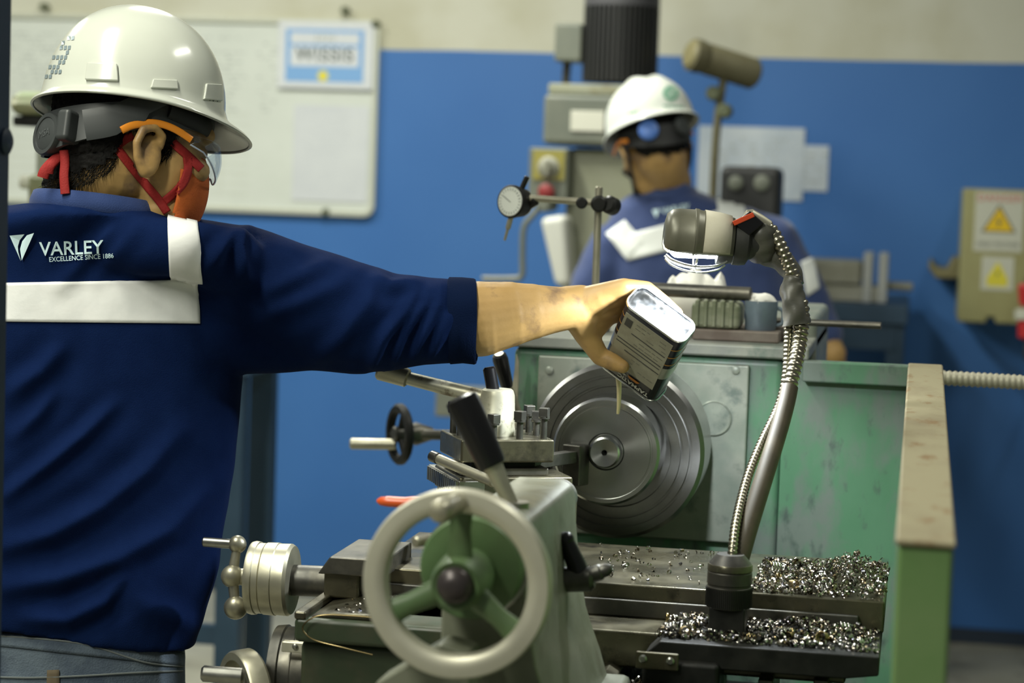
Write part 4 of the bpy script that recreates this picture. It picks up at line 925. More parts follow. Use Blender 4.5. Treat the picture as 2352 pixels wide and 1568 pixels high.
# ================================================================== people
MT['skin'] = mat('skin', (.44,.27,.095,1), .5, 0, (.50,.31,.115,1), 18, .4, .65, bump=.12, bscale=160, rvar=.08, c3=(.22,.135,.07,1), scale3=14)
MT['hair'] = mat('hair', (.006,.0055,.005,1), .75, spec=.15, bump=.8, bscale=220, stretch=(1,1,.25))
MT['shirt'] = mat('navy_cloth', (.0040,.0130,.058,1), .95, 0, (.0052,.016,.068,1), 30, .35, .7, bump=.35, bscale=700, sheen=0, spec=.06)
MT['collar'] = mat('collar_cloth', (.016,.042,.155,1), .85, bump=.3, bscale=600, sheen=.1)
MT['reflective'] = mat('reflective_tape', (.95,.95,.92,1), .5, 0, (.86,.87,.85,1), 14, .4, .65, bump=.35, bscale=55)
MT['thread'] = mat('embroidery', (.72,.93,.98,1), .6)
MT['jeans'] = mat('denim', (.11,.145,.18,1), .85, 0, (.045,.065,.10,1), 14, .4, .65, bump=.5, bscale=420, c3=(.03,.045,.075,1), scale3=9)
MT['denim_seam'] = mat('denim_seam', (.15,.17,.17,1), .85)
MT['loop'] = mat('belt_loop', (.11,.085,.05,1), .85)
MT['shoe'] = mat('boot', (.02,.016,.013,1), .5)
MT['hat_white'] = mat('hat_white', (.56,.58,.51,1), .2, 0, (.53,.55,.48,1), 6, coat=.3)
MT['hat_white2'] = mat('hat_white_b', (.72,.75,.68,1), .28, coat=.3)
MT['strap_grey'] = mat('strap_grey', (.045,.05,.05,1), .45)
MT['strap_black'] = mat('strap_black', (.008,.009,.009,1), .6)
MT['mask_orange'] = mat('mask_orange', (.55,.12,.015,1), .85, 0, (.48,.10,.015,1), 25, bump=.3, bscale=500)
MT['mask_red'] = mat('mask_red', (.30,.012,.010,1), .8, bump=.3, bscale=400)
MT['mask_black'] = mat('mask_black', (.012,.012,.013,1), .8)
MT['temple'] = mat('temple_orange', (.80,.27,.02,1), .35)
MT['knob_blue'] = mat('knob_blue', (.07,.17,.50,1), .4)
MT['emblem_green'] = mat('emblem_green', (.10,.33,.20,1), .5)
MT['decal'] = mat('decal_silver', (.45,.56,.60,1), .25, .6)
gm = bpy.data.materials.new('clear_lens'); gm.use_nodes = True
_n = gm.node_tree.nodes; _l = gm.node_tree.links; _n.remove(_n['Principled BSDF'])
_t = _n.new('ShaderNodeBsdfTransparent'); _t.inputs[0].default_value = (.92, .95, .99, 1); _g = _n.new('ShaderNodeBsdfGlossy'); _g.inputs['Roughness'].default_value = .05
_f = _n.new('ShaderNodeLayerWeight'); _f.inputs[0].default_value = .12; _m = _n.new('ShaderNodeMixShader')
_k = _n.new('ShaderNodeMath'); _k.operation = 'MULTIPLY'; _k.inputs[1].default_value = .3; _l.new(_f.outputs['Fresnel'], _k.inputs[0]); _l.new(_k.outputs[0], _m.inputs[0]); _l.new(_t.outputs[0], _m.inputs[1]); _l.new(_g.outputs[0], _m.inputs[2]); _l.new(_m.outputs[0], _n['Material Output'].inputs[0])
MT['lens'] = gm
class HF:
    def __init__(s, o, fh, pitch, roll=0):
        s.o = Vector(o); fh = Vector(fh).normalized(); z = Vector((0, 0, 1))
        s.f = fh*math.cos(pitch) - z*math.sin(pitch); s.u = fh*math.sin(pitch) + z*math.cos(pitch); s.s = s.f.cross(s.u)
        if roll:
            m = Matrix.Rotation(roll, 3, s.f); s.u = m @ s.u; s.s = m @ s.s
    def __call__(s, f, r, u): return s.o + s.f*f + s.s*r + s.u*u
    def loc(s, p): d = Vector(p)-s.o; return d.dot(s.f), d.dot(s.s), d.dot(s.u)
    def ax(s, a, b, c): return (s.f*a, s.s*b, s.u*c)
    def on_s(s, px, py, r):      # point of the plane s = r seen at a pixel
        q = ray(px, py); t = (r - (C0-s.o).dot(s.s)) / q.dot(s.s); return C0 + q*t
def head_prims(mb, H):
    mb.ell(H(-.004, 0, .055), H.ax(.098, .078, .090), 32, 20)
    mb.ell(H(-.045, 0, .015), H.ax(.055, .066, .060), 24, 14)
    mb.ell(H(.040, 0, -.005), H.ax(.054, .066, .085), 28, 16)
    mb.ell(H(.050, 0, -.062), H.ax(.048, .052, .044), 24, 14)
    mb.sph(H(.074, 0, -.088), .022); mb.caps(H(.082, 0, .02), H(.090, 0, -.020), .010, .011)
    mb.ell(H(.084, 0, -.026), H.ax(.012, .017, .010), 16, 10)
    mb.caps(H(.086, -.035, .038), H(.086, .035, .038), .012, .012)          # brow
    for k in (-1, 1):
        mb.ell(H(.080, .032*k, .014), H.ax(.012, .013, .010), 14, 8)        # eye
        mb.ell(H(.070, .045*k, -.012), H.ax(.024, .020, .018), 14, 8)       # cheek bone
        mb.caps(H(.080, -.018, -.055), H(.080, .018, -.055), .009, .009)    # lips
        # ear: plate, helix rim and lobe
        mb.ell(H(.003, .0765*k, -.013), (H.f*.017, H.s*.008, H.u*.029), 16, 10)
        pts = [H(0.018, 0.075*k, 0.0020), H(0.017, 0.082*k, 0.0146), H(0.004, 0.088*k, 0.0227), H(-0.011, 0.090*k, 0.0164), H(-0.017, 0.089*k, -0.0016), H(-0.012, 0.084*k, -0.0196), H(0.000, 0.079*k, -0.0340), H(0.010, 0.076*k, -0.0286)]
        mb.chain(pts, [.004, .005, .0056, .0058, .0056, .0058, .0075, .0055], 10)
        mb.caps(H(0.014, 0.075*k, -0.0088), H(0.015, 0.074*k, -0.0160), .0045, .0045, 10)   # tragus
        mb.chain([H(0.004, 0.078*k, 0.0092), H(-0.004, 0.080*k, -0.0016), H(-0.003, 0.077*k, -0.0160)], [.003, .0035, .003], 8)
def person_skin(V, N):
    pass
def hairline(f, s):
    k = np.interp(f, [-.12, -.085, -.055, -.034, -.026, .012, .018, .034, .040, .07, .12], [-.045, -.050, -.040, -.022, .028, .034, -.004, .004, .035, .062, .075])
    return k
def hat(parent, H, style):
    M_ = MT['hat_white'] if style == 1 else MT['hat_white2']
    a, b, h, u0 = (.1185, .1075, .134, .056) if style == 1 else (.127, .108, .122, .060)
    n = 72; rings = []
    def pt(phi, rho, u, ext=0, drop=0):
        cf, cs = math.cos(phi), math.sin(phi)
        fr = max(0, cf)**1.6
        return H((a*rho+.0)*cf + fr*ext - .004, (b*rho)*cs*(1+0*ext), u0+u-fr*drop)
    for rho, u, ext, drop in ((1.085, -.008, .028, .010), (1.10, -.006, .030, .010), (1.09, -.003, .027, .009), (1.03, .001, .012, .002), (1.012, .006, .004, 0)):
        rings.append([pt(2*math.pi*k/n, rho, u, ext, drop) for k in range(n)])
    for i in range(1, 17):
        t = i/16; u = h*math.sin(t*math.pi/2); rho = max((1-(u/h)**2.15), 0)**(1/2.15)
        if i == 16: rho = .02
        ring = []
        for k in range(n):
            phi = 2*math.pi*k/n; uu = u; sx = b*rho*math.sin(phi)
            if style == 2:
                uu += .010*math.exp(-((abs(sx)-.030)/.014)**2)*max(0, (t-.45)/.55) - .004*math.exp(-(sx/.012)**2)*max(0, (t-.5)/.5)
            else: uu += .004*math.exp(-(sx/.020)**2)*max(0, (t-.3)/.7)
            ring.append(pt(phi, rho, uu+.006))
        rings.append(ring)
    mb = MB(); mb.loft(rings, cap=False); m0 = len(mb.v); mb.v.append(H(-.004, 0, u0+h+.0065)); L = (len(rings)-1)*n
    for k in range(n): mb.f.append((L+k, L+(k+1) % n, m0))
    mb.f = [q[::-1] for q in mb.f]
    o = obj('hard_hat', mb, M_, parent, smooth=60)
    s = o.modifiers.new('thick', 'SOLIDIFY'); s.thickness = .003; s.offset = -1
    bvh = BVHTree.FromPolygons([tuple(p) for p in mb.v], mb.f)
    return o, bvh, (a, b, h, u0)
def surf_patch(bvh, fn, nu, nv, off, thick=None):
    # grid patch: fn(u,v) -> (origin, direction); projects on a surface
    mb = MB(); ok = []
    for i in range(nu+1):
        for j in range(nv+1):
            o, d = fn(i/nu, j/nv); hit = bvh.ray_cast(o, d)
            if hit[0] is None: mb.v.append(o+d*2.8); ok.append(False)
            else:
                nn = hit[1] if hit[1].dot(d) < 0 else -hit[1]
                mb.v.append(hit[0]+nn*off); ok.append(True)
    for i in range(nu):
        for j in range(nv):
            q = (i*(nv+1)+j, (i+1)*(nv+1)+j, (i+1)*(nv+1)+j+1, i*(nv+1)+j+1)
            if all(ok[k] for k in q): mb.f.append(q)
    return mb
def quad_px(c4):
    A = [Vector((p[0], p[1])) for p in c4]      # TL, TR, BR, BL
    def fn(u, v):
        p = A[0].lerp(A[1], u).lerp(A[3].lerp(A[2], u), v); return C0, ray(p.x, p.y).normalized()
    return fn
def clean(mb):
    used = sorted({i for q in mb.f for i in q}); mp = {k: i for i, k in enumerate(used)}
    out = MB(); out.v = [mb.v[k] for k in used]; out.f = [tuple(mp[i] for i in q) for q in mb.f]; return out
def text_px(bvh, txt, cx, cy, wpx, off, rot=0, bold=0, hscale=1.0):
    vs, fs = text_mesh(txt, 1, 1, bold); xs = [p.x for p in vs]; W_ = max(xs)-min(xs); k = wpx/W_; mb = MB()
    c, s = math.cos(rot), math.sin(rot)
    for p in vs:
        x, y = (p.x-(max(xs)+min(xs))/2)*k, -p.y*k*hscale; d = ray(cx+x*c-y*s, cy+x*s+y*c).normalized(); hit = bvh.ray_cast(C0, d)
        mb.v.append(hit[0]-d*off if hit[0] else C0+d*3)
    mb.f = fs; return mb
def poly_px(bvh, pts, off):
    mb = MB()
    for x, y in pts:
        d = ray(x, y).normalized(); hit = bvh.ray_cast(C0, d); mb.v.append(hit[0]-d*off if hit[0] else C0+d*2.75)
    mb.f = [tuple(range(len(pts)))]; return mb
def sample_px(bvh, pts, off, n=6):
    out = []
    for p in spline([(x, y, 0) for x, y in pts], n):
        d = ray(p.x, p.y).normalized(); hit = bvh.ray_cast(C0, d)
        if hit[0]: out.append(hit[0]-d*off)
    return out
def mirror(pts, H):
    out = []
    for p in pts: f, s, u = H.loc(p); out.append(H(f, -s, u))
    return out
def gear(parent, H, style, headbvh):
    # headband and ratchet, glasses
    mb = MB(); n = 60; rings = [[], [], [], []]
    for k in range(n):
        phi = 2*math.pi*k/n; cf, cs = math.cos(phi), math.sin(phi); t = (1-cf)/2
        uc = .052-.044*t**1.5; hh = .014+.013*t**2
        for j, (r, du) in enumerate(((0, -1), (.004, -1), (.004, 1), (0, 1))):
            rings[j].append(H((.104+r)*cf-.005, (.0835+r)*cs, uc+hh*du))
    mb.loft(rings+[rings[0]], cap=False)
    return mb
# ------------------------------------------------------------------ worker 1 : head, neck, right arm, hand
fh = RH*math.cos(R_(24)) + F0*math.sin(R_(24))
H1 = HF(PD(300, 360, 2.805), fh, R_(9), R_(-11))
neck = PD(215, 475, 2.815)
p1 = thing('person', (PD(150, 1500, 2.87).x, PD(150, 1500, 2.87).y, 0), 'worker in navy shirt and white hard hat pouring oil at the lathe', 'person')
mb = MB(); head_prims(mb, H1)
mb.chain([H1(-.028, 0, -.02), neck+Vector((0, 0, .02)), neck+Vector((-.01, 0, -.06))], [.062, .060, .064], 24)
mb.caps(H1(.015, 0, -.06), neck+fh*.02+Vector((0, 0, -.02)), .035, .035)
chest = PD(150, 800, 2.87)
mb.chain([neck+Vector((0, 0, -.06)), PD(150, 620, 2.87), PD(145, 1350, 2.87)], [.064, .085, .10], 20)
# right arm
SH = PD(505, 640, 2.85)
mb.chain([PD(300, 600, 2.87), SH], [.07, .05])
EL = PD(925, 738, 2.84)
mb.chain([SH, EL, PD(1010, 738, 2.84), PD(1105, 732, 2.84), PD(1165, 722, 2.842), PD(1215, 716, 2.845), PD(1270, 711, 2.848), PD(1322, 707, 2.852)], [.05, .046, .049, .0495, .0435, .0375, .031, .0265], 24)
WR = PD(1322, 707, 2.852)
mb.caps(PD(1300, 695, 2.85), PD(1335, 690, 2.852), .022, .021); mb.caps(PD(1300, 720, 2.85), PD(1338, 728, 2.858), .021, .020)
ws = [(.014, .0095), (.0355, .0100), (.057, .0100), (.0785, .0100)]; mcps = []
for i, (w, r) in enumerate(ws):
    m0 = K(-.0625, .010, w); mcps.append(m0)
    base = PD(1336, 688+17*i, 2.850+.006*i)
    mb.caps(base, m0, .0165, .0128)
    mb.chain([m0, K(-.040, .0315, w+.001), K(-.012, .0315, w+.003), K(.012, .0300, w+.004)], [.0125, r, r*.93, r*.8], 14)
for i in range(3): mb.caps(mcps[i], mcps[i+1], .0122, .0122)
mb.caps(mcps[0].lerp(WR, .5), mcps[3].lerp(WR, .5), .0165, .0165)
mb.caps(mcps[0].lerp(WR, .3)+cs_*.002, mcps[0].lerp(WR, .75), .0150, .0190)     # heel of the hand
TM = PD(1344, 764, 2.872); TI = K(-.043, -.0345, .110); TT = K(-.010, -.0305, .104)
mb.chain([PD(1328, 728, 2.858), TM, TI, K(-.024, -.0320, .1065), TT], [.021, .0165, .0125, .0118, .0092], 16)
mb.caps(TM, mcps[3], .0115, .0110); mb.caps(TM.lerp(TI, .35), mcps[3], .0085, .0095)
# left arm, hanging beside the body outside the picture
SL = PD(-225, 640, 2.86)
mb.chain([PD(0, 600, 2.87), SL, SL+Vector((-.05, .05, -.28)), SL+Vector((.02, .26, -.36))], [.07, .05, .042, .026])
LH = SL+Vector((.02, .26, -.36))
for i in range(4): mb.chain([LH, LH+Vector((.02+.014*i, .085, -.012+.004*i)), LH+Vector((.026+.014*i, .12, -.05))], [.018, .0115, .0085])
mb.chain([LH, LH+Vector((.055, .05, .004)), LH+Vector((.07, .09, -.01))], [.018, .012, .009])
V, Fc, N = remesh(mb, .0024, 3, .5)
body1 = obj('body', mbv(V, Fc), MT['skin'], p1, smooth=180)
bvh_h = BVHTree.FromPolygons([tuple(p) for p in V], Fc)
# nail of the thumb
tn = K(-.011, -.0385, .103)
# hair
Lc = np.array([H1.loc(p) for p in V]); ffs = Lc[:, 0]
rndn = np.random.RandomState(3)
inhead = (np.abs(Lc[:, 1]) < .087) & (Lc[:, 2] > -.075) & (ffs > -.14) & (ffs < .13)
earz = (np.abs(Lc[:, 1]) > .0755) & (ffs > -.025) & (ffs < .024) & (Lc[:, 2] < .030)
keep = inhead & (Lc[:, 2] > hairline(ffs, Lc[:, 1]) + rndn.normal(0, .0035, len(ffs))) & ~earz
hv_ = V + N*.0045 + N*(rndn.rand(len(V), 1)*.003)
hm = submesh(hv_, Fc, keep)
# short strands fringing the hairline
rim_i = np.where(inhead & ~earz & (np.abs(Lc[:, 2]-hairline(ffs, Lc[:, 1])) < .012) & (ffs < .045))[0]
for i in rndn.choice(rim_i, min(2600, len(rim_i)), replace=False):
    p = Vector(V[i]+N[i]*.002); d = (-H1.u*.8 - H1.f*.45 + Vector(N[i])*.25 + Vector(rndn.normal(0, .25, 3))).normalized(); w = d.cross(Vector(N[i])).normalized()*.0006
    b_ = len(hm.v); q = p + d*rndn.uniform(.006, .014); hm.v += [p-w, p+w, q]; hm.f.append((b_, b_+1, b_+2))
obj('hair', hm, MT['hair'], p1, smooth=80)
# mask
mk = (ffs > .050) & (Lc[:, 2] < np.interp(ffs, [.05, .09, .115], [-.020, -.008, .004])) & (Lc[:, 2] > -.125) & (Lc[:, 2] > -.118) & inhead | ((ffs > .05) & (Lc[:, 2] < -.02) & (Lc[:, 2] > -.112) & (np.abs(Lc[:, 1]) < .08))
mkv = V + N*.0045
mm_ = MB().ell(H1(.038, 0, -.032), H1.ax(.068, .069, .086), 90, 60)
_lc = [H1.loc(p) for p in mm_.v]; mm_ = submesh([tuple(p) for p in mm_.v], mm_.f, [q[0] > .048 and q[2] < -.016+(q[0]-.048)*.75 for q in _lc])
mo = obj('face_mask', mm_, MT['mask_orange'], p1, smooth=80); s = mo.modifiers.new('thick', 'SOLIDIFY'); s.thickness = .002
def strip(pts, name, m, parent, r=.0066, flat=.35, hint=None):
    return obj(name, MB().tube(pts, r, 12, flat=(flat, hint if hint is not None else -H1.s)), m, parent, smooth=80)
sets = [[(266, 337), (296, 376), (330, 418), (362, 456), (384, 488)],
        [(266, 337), (288, 320), (306, 311)],
        [(386, 316), (402, 332), (425, 352), (448, 374), (462, 388)],
        [(430, 356), (432, 385), (424, 415), (404, 440), (378, 462)]]
_cv = [tuple(p) for p in V]; _nb = len(_cv); bvh_hm = BVHTree.FromPolygons(_cv+[tuple(p) for p in mm_.v], list(Fc)+[tuple(i+_nb for i in q) for q in mm_.f])
def ribbon(pts, half, off):
    P = spline([(x, y, 0) for x, y in pts], 7); mb = MB(); nr = 0
    for i, p in enumerate(P):
        t = (P[min(i+1, len(P)-1)]-P[max(i-1, 0)]).normalized(); n = Vector((-t.y, t.x, 0)); row = []
        for e in (-1, -.5, 0, .5, 1):
            q = p+n*half*e; d = ray(q.x, q.y).normalized(); h = bvh_hm.ray_cast(C0, d)
            row.append(h[0]-d*off if h[0] and h[3] < 3.1 else None)
        c = row[2]
        if c is None: continue
        row = [c if r is None or (r-c).length > .016 else r for r in row]; mb.v += row; nr += 1
    for i in range(nr-1):
        for j in range(4): k = i*5+j; mb.f.append((k, k+1, k+6, k+5))
    return mb
for pts in sets:
    rb_ = ribbon(pts, 9.5, .0022)
    if len(rb_.f) > 3:
        m2 = MB(); m2.v = mirror(rb_.v, H1); m2.f = [q[::-1] for q in rb_.f]
        for m_ in (rb_, m2):
            o = obj('mask_strap', m_, MT['mask_red'], mo, smooth=80); s = o.modifiers.new('thick', 'SOLIDIFY'); s.thickness = .0024; s.offset = 0
# knot and loose ends of the mask tie at the nape
t0 = PD(148, 350, 2.745)
strip(spline([t0, PD(122, 372, 2.735), PD(104, 392, 2.73), PD(98, 408, 2.73)], 4), 'mask_tie', MT['mask_red'], mo, r=.0072, flat=.4, hint=-FW)
strip(spline([t0, PD(118, 378, 2.73), PD(112, 398, 2.73)], 4), 'mask_tie', MT['mask_red'], mo, r=.0055, flat=.4, hint=-FW)
strip(spline([PD(147, 345, 2.735), PD(149, 375, 2.733), PD(147, 405, 2.73), PD(150, 445, 2.728)], 4), 'mask_tie', MT['mask_red'], mo, r=.0060, flat=.4, hint=-FW)
# safety glasses
gl = [H1.on_s(px, py, .0905) for px, py in ((279, 299), (300, 289), (325, 284), (350, 282), (378, 287), (408, 300), (440, 321))]
tm = MB().tube(spline(gl, 4), [.0045]*3+[.0052]*21+[.0048], 12, flat=(.35, H1.s)) if False else MB().tube(spline(gl, 4), .0048, 12, flat=(.35, H1.s))
sg = obj('safety_glasses', tm, MT['temple'], p1, smooth=80)
obj('temple_arm', MB().tube(mirror(spline(gl, 4), H1), .0048, 12, flat=(.35, -H1.s)), MT['temple'], sg, smooth=80)
hin = H1.loc(gl[-1])
mb = MB(); nu, nv = 40, 10
for i in range(nu+1):
    t = -1+2*i/nu; s_ = .0885*t; f_ = hin[0]+(.108-hin[0])*math.sqrt(max(0, 1-abs(t)**2.4))
    up_ = hin[2]+.010-.004*abs(t); dn = hin[2]-.036+.030*abs(t)**4+.012*math.exp(-(t/.12)**2)
    for j in range(nv+1):
        v = j/nv; mb.v.append(H1(f_+.004*math.sin(math.pi*v), s_, up_+(dn-up_)*v))
for i in range(nu):
    for j in range(nv): k = i*(nv+1)+j; mb.f.append((k, k+1, k+nv+2, k+nv+1))
lo = obj('lens', mb, MT['lens'], sg, smooth=80); s = lo.modifiers.new('thick', 'SOLIDIFY'); s.thickness = .0018
edge = [mb.v[i*(nv+1)+nv] for i in range(nu+1)]
obj('lens_rim', MB().tube(edge, .0011, 8), mat('lens_edge', (.55,.62,.75,1), .15, coat=.5), sg)
# hard hat with suspension
ho1, hbvh, hp1 = hat(p1, H1, 1)
obj('headband', gear(p1, H1, 1, None), MT['strap_grey'], ho1)
kc = H1(-.105, .014, .004)
kb = obj('ratchet_knob', MB().revolve([(-.006, .024), (.002, .0265), (.010, .0275), (.013, .0265), (.013, .0215), (.0115, .021), (.0125, .019), (.0135, .002)], kc, -H1.f+H1.s*.35, 40), MT['strap_grey'], ho1)
nn = (-H1.f+H1.s*.35).normalized(); xx = (H1.s+H1.f*.35).normalized(); yy = nn.cross(xx)
if yy.z < 0: yy = -yy
xx = yy.cross(nn)
obj('knob_lettering', text_flat('MSA', kc+nn*.0136, xx+yy*.15, yy, .013, 1.0, 0, .0004), mat('grey_print', (.09,.10,.10,1), .4), ho1)
obj('ratchet_case', MB().obox(H1(-.092, .050, .010), (H1.f*.016-H1.s*.012), (H1.s*.008+H1.f*.006), H1.u*.020), MT['strap_grey'], ho1, bevel=.006, seg=3)
obj('side_strap', MB().tube(spline([H1(-.080, .068, .012), H1(-.050, .082, .022), H1(-.020, .090, .042), H1(.01, .095, .064)], 5), [.020]*6+[.018]*5+[.012]*5, 14, flat=(.12, H1.s)), MT['strap_grey'], ho1, smooth=60)
obj('sweat_band', MB().tube(spline([H1(.02, .088, .050), H1(.06, .072, .045), H1(.085, .045, .046), H1(.098, 0, .046), H1(.085, -.045, .046), H1(.06, -.072, .045), H1(.02, -.088, .05)], 5), .012, 12, flat=(.3, H1.s)), MT['strap_black'], ho1, smooth=60)
def lug(px0, py0, px1, py1, h=.0045, name='accessory_slot'):
    fn = quad_px(((px0+6, py0), (px1-2, py0+2), (px1, py1), (px0, py1-3))); top = surf_patch(hbvh, fn, 8, 6, h); bot = surf_patch(hbvh, fn, 8, 6, -.002)
    n_ = len(top.v); m_ = MB(); m_.v = top.v+bot.v; m_.f = list(top.f)
    bd = [j for j in range(7)]+[i*7+6 for i in range(1, 9)]+[8*7+j for j in range(5, -1, -1)]+[i*7 for i in range(7, 0, -1)]
    for k in range(len(bd)): a_, b_ = bd[k], bd[(k+1) % len(bd)]; m_.f.append((a_, b_, b_+n_, a_+n_))
    if len(top.f) == 48: obj(name, m_, MT['hat_white'], ho1, smooth=30, bevel=.0015)
lug(197, 146, 272, 188); lug(345, 182, 408, 206, .003); lug(466, 192, 508, 232, .003)
# silver checked decal on the back of the hat, scribbled name at the front
for i in range(5):
    for j in range(9):
        x0 = 100+i*9-j*2.0+ j*j*.35*0; x0 = 96+i*9+(8-j)*4.2; y0 = 84+j*11
        m_ = surf_patch(hbvh, quad_px(((x0, y0), (x0+6.5, y0-1), (x0+5, y0+8), (x0-1.5, y0+9))), 1, 1, .0008)
        if len(m_.f) == 1 and (i*3+j*5) % 7 not in (0, 3): obj('decal_square', m_, MT['decal'], ho1, flat=True)
for w in ([(484, 212), (487, 222), (490, 208), (489, 222)], [(492, 213), (494, 222), (498, 214), (499, 222), (502, 215)], [(482, 231), (487, 225), (490, 232), (495, 226), (500, 233)]):
    q = sample_px(hbvh, w, .0008, 3)
    if len(q) > 3: obj('name_scribble', MB().tube(q, .0006, 6), MT['ink_dark'], ho1)
# ------------------------------------------------------------------ shirt
ang = R_(8); LA = RH*math.cos(ang)+F0*math.sin(ang); FB = F0*math.cos(ang)-RH*math.sin(ang)
def ring(c, a, b, n=40, e=2.5, tilt=0):
    out = []
    for k in range(n):
        q = 2*math.pi*k/n; cx, sx = math.cos(q), math.sin(q)
        x = a*math.copysign(abs(cx)**(2/e), cx); y = b*math.copysign(abs(sx)**(2/e), sx)
        out.append(c+LA*x+FB*y+Vector((0, 0, tilt*x)))
    return out
rows = [(470, 215, .084, .082, 2.0, 2.808), (487, 205, .128, .100, 2.1, 2.815), (514, 180, .190, .112, 2.2, 2.835), (548, 160, .214, .112, 2.4, 2.85), (620, 148, .224, .120, 2.5, 2.86), (740, 145, .232, .127, 2.6, 2.865), (860, 140, .238, .130, 2.6, 2.87),
        (1000, 137, .2325, .130, 2.6, 2.87), (1150, 134, .224, .128, 2.6, 2.87), (1290, 130, .212, .125, 2.5, 2.87), (1370, 126, .197, .120, 2.5, 2.87), (1428, 122, .186, .116, 2.5, 2.87)]
mb = MB(); rr = []
for i, (py, px, a, b, e, d) in enumerate(rows): rr.append(ring(PD(px, py, d), a, b, 44, e, -.16 if i == len(rows)-1 else (-.09 if i == len(rows)-2 else 0)))
mb.loft(rr[::-1])
mb.chain([PD(330, 588, 2.86), PD(470, 618, 2.855), PD(560, 648, 2.85), PD(650, 684, 2.845), PD(770, 718, 2.842), PD(880, 738, 2.84), PD(980, 738, 2.84), PD(1050, 737, 2.84)], [.058, .064, .074, .0755, .0735, .0655, .0575, .0545], 28)
mb.chain([PD(225, 548, 2.79), PD(330, 562, 2.755), PD(430, 572, 2.755), PD(530, 600, 2.79)], [.050, .040, .038, .045], 20)
mb.chain([PD(470, 760, 2.855), PD(600, 770, 2.85), PD(720, 775, 2.845), PD(830, 790, 2.842), PD(880, 765, 2.84)], [.06, .049, .043, .040, .05], 24)
mb.chain([PD(-40, 590, 2.865), SL, SL+Vector((-.045, .045, -.25)), SL+Vector((-.02, .11, -.30))], [.06, .075, .062, .055], 24)
V2, F2, N2 = remesh(mb, .0045, 9, .5)
# folds: ridges given as paths on the back, in (lateral, height) metres
def lat(p): return (p-np.array(C0))@np.array(RH), p[:, 2]
def P2(px, py, d=2.745): q = PD(px, py, d)-C0; return (q.dot(RH), q.z+C0.z)
folds = [([(20, 1135), (110, 1065), (190, 1000), (260, 930)], 10, 11), ([(15, 1255), (120, 1225), (230, 1165), (330, 1085), (400, 1000)], 11, 15), ([(15, 1350), (130, 1330), (260, 1290), (380, 1225), (470, 1130)], 10, 16),
         ([(60, 1420), (150, 1425), (230, 1385), (290, 1320)], 10, 14), ([(30, 900), (100, 850), (150, 790)], 8, 14), ([(140, 655), (190, 600), (260, 530), (300, 490)], 6, 12), ([(215, 640), (280, 570), (330, 500)], 5, 12), ([(40, 1000), (90, 950), (130, 890)], 7, 12),
         ([(480, 620), (520, 560), (545, 515)], 9, 10), ([(560, 640), (552, 570), (556, 515)], 10, 8), ([(600, 680), (680, 640), (760, 600)], 6, 14), ([(600, 730), (700, 690), (800, 640)], 6, 14), ([(450, 1500), (380, 1440), (300, 1380)], 5, 16), ([(520, 1280), (470, 1350), (430, 1440)], 6, 14),
         ([(850, 850), (880, 780), (930, 720), (960, 660)], 9, 9), ([(900, 835), (930, 770), (975, 700), (990, 650)], 8, 8), ([(945, 830), (975, 770), (1005, 700), (1010, 650)], 8, 8), ([(985, 830), (1008, 780), (1025, 720)], 6, 8), ([(860, 640), (890, 660), (925, 655), (960, 650)], 6, 9), ([(720, 835), (780, 780), (840, 700), (860, 640)], 5, 13)]
X_, Z_ = lat(V2); disp = np.zeros(len(V2)); sc_ = 2.745/5000
for pts, amp, wd in folds:
    A = np.array([P2(*p) for p in pts]); dmin = np.full(len(V2), 9.); tt = np.zeros(len(V2)); nseg = len(A)-1
    for i in range(nseg):
        a, b = A[i], A[i+1]; ab = b-a; t = np.clip(((X_-a[0])*ab[0]+(Z_-a[1])*ab[1])/(ab@ab), 0, 1)
        d = np.hypot(X_-a[0]-t*ab[0], Z_-a[1]-t*ab[1]); m = d < dmin; dmin[m] = d[m]; tt[m] = (i+t[m])/nseg
    w = wd*sc_*1.45; fall = np.sin(np.pi*np.clip(tt*.92+.06, 0, 1))**.6
    disp += amp*sc_*1.9*(np.exp(-(dmin/w)**2) - .45*np.exp(-((dmin-2.1*w)/(1.3*w))**2))*fall
facing = np.clip(-(N2@np.array(F0))*1.6+.25, 0, 1)
from mathutils import noise as mnoise
nz = np.array([mnoise.noise(Vector(p)*9)*.6+mnoise.noise(Vector(p)*22)*.4 for p in V2])
V2 = V2 + N2*(disp*facing + nz*.0042)[:, None]
shirt = obj('shirt', mbv(V2, F2), MT['shirt'], p1, smooth=180)
bvh_s = BVHTree.FromPolygons([tuple(p) for p in V2], F2)
# cuff, folded back
cmb = MB(); c0, c1 = PD(1030, 737, 2.84), PD(1100, 736, 2.84); ax = c1-c0
x, y_, a_ = frame_from(ax, UP); rings = []
for t, r in ((0, .0535), (.06, .0562), (.5, .0562), (.93, .0560), (1.0, .0545), (.97, .0520), (.6, .0510)):
    rings.append([c0+ax*t*(1-.10*math.cos(q)*0+.16*math.sin(q)*0-.14*(math.cos(q)**2)+.05*math.sin(2*q+1))+(x*math.cos(q)*1.0+y_*math.sin(q)*.95)*r*(1+.022*math.sin(3*q+t*5)+.015*math.sin(7*q)) for q in [2*math.pi*j/48 for j in range(48)]])
cmb.loft(rings, cap=False); obj('cuff', cmb, mat('cuff_cloth', (.0038,.010,.036,1), .95, bump=.3, bscale=500, spec=.05), shirt, smooth=80)
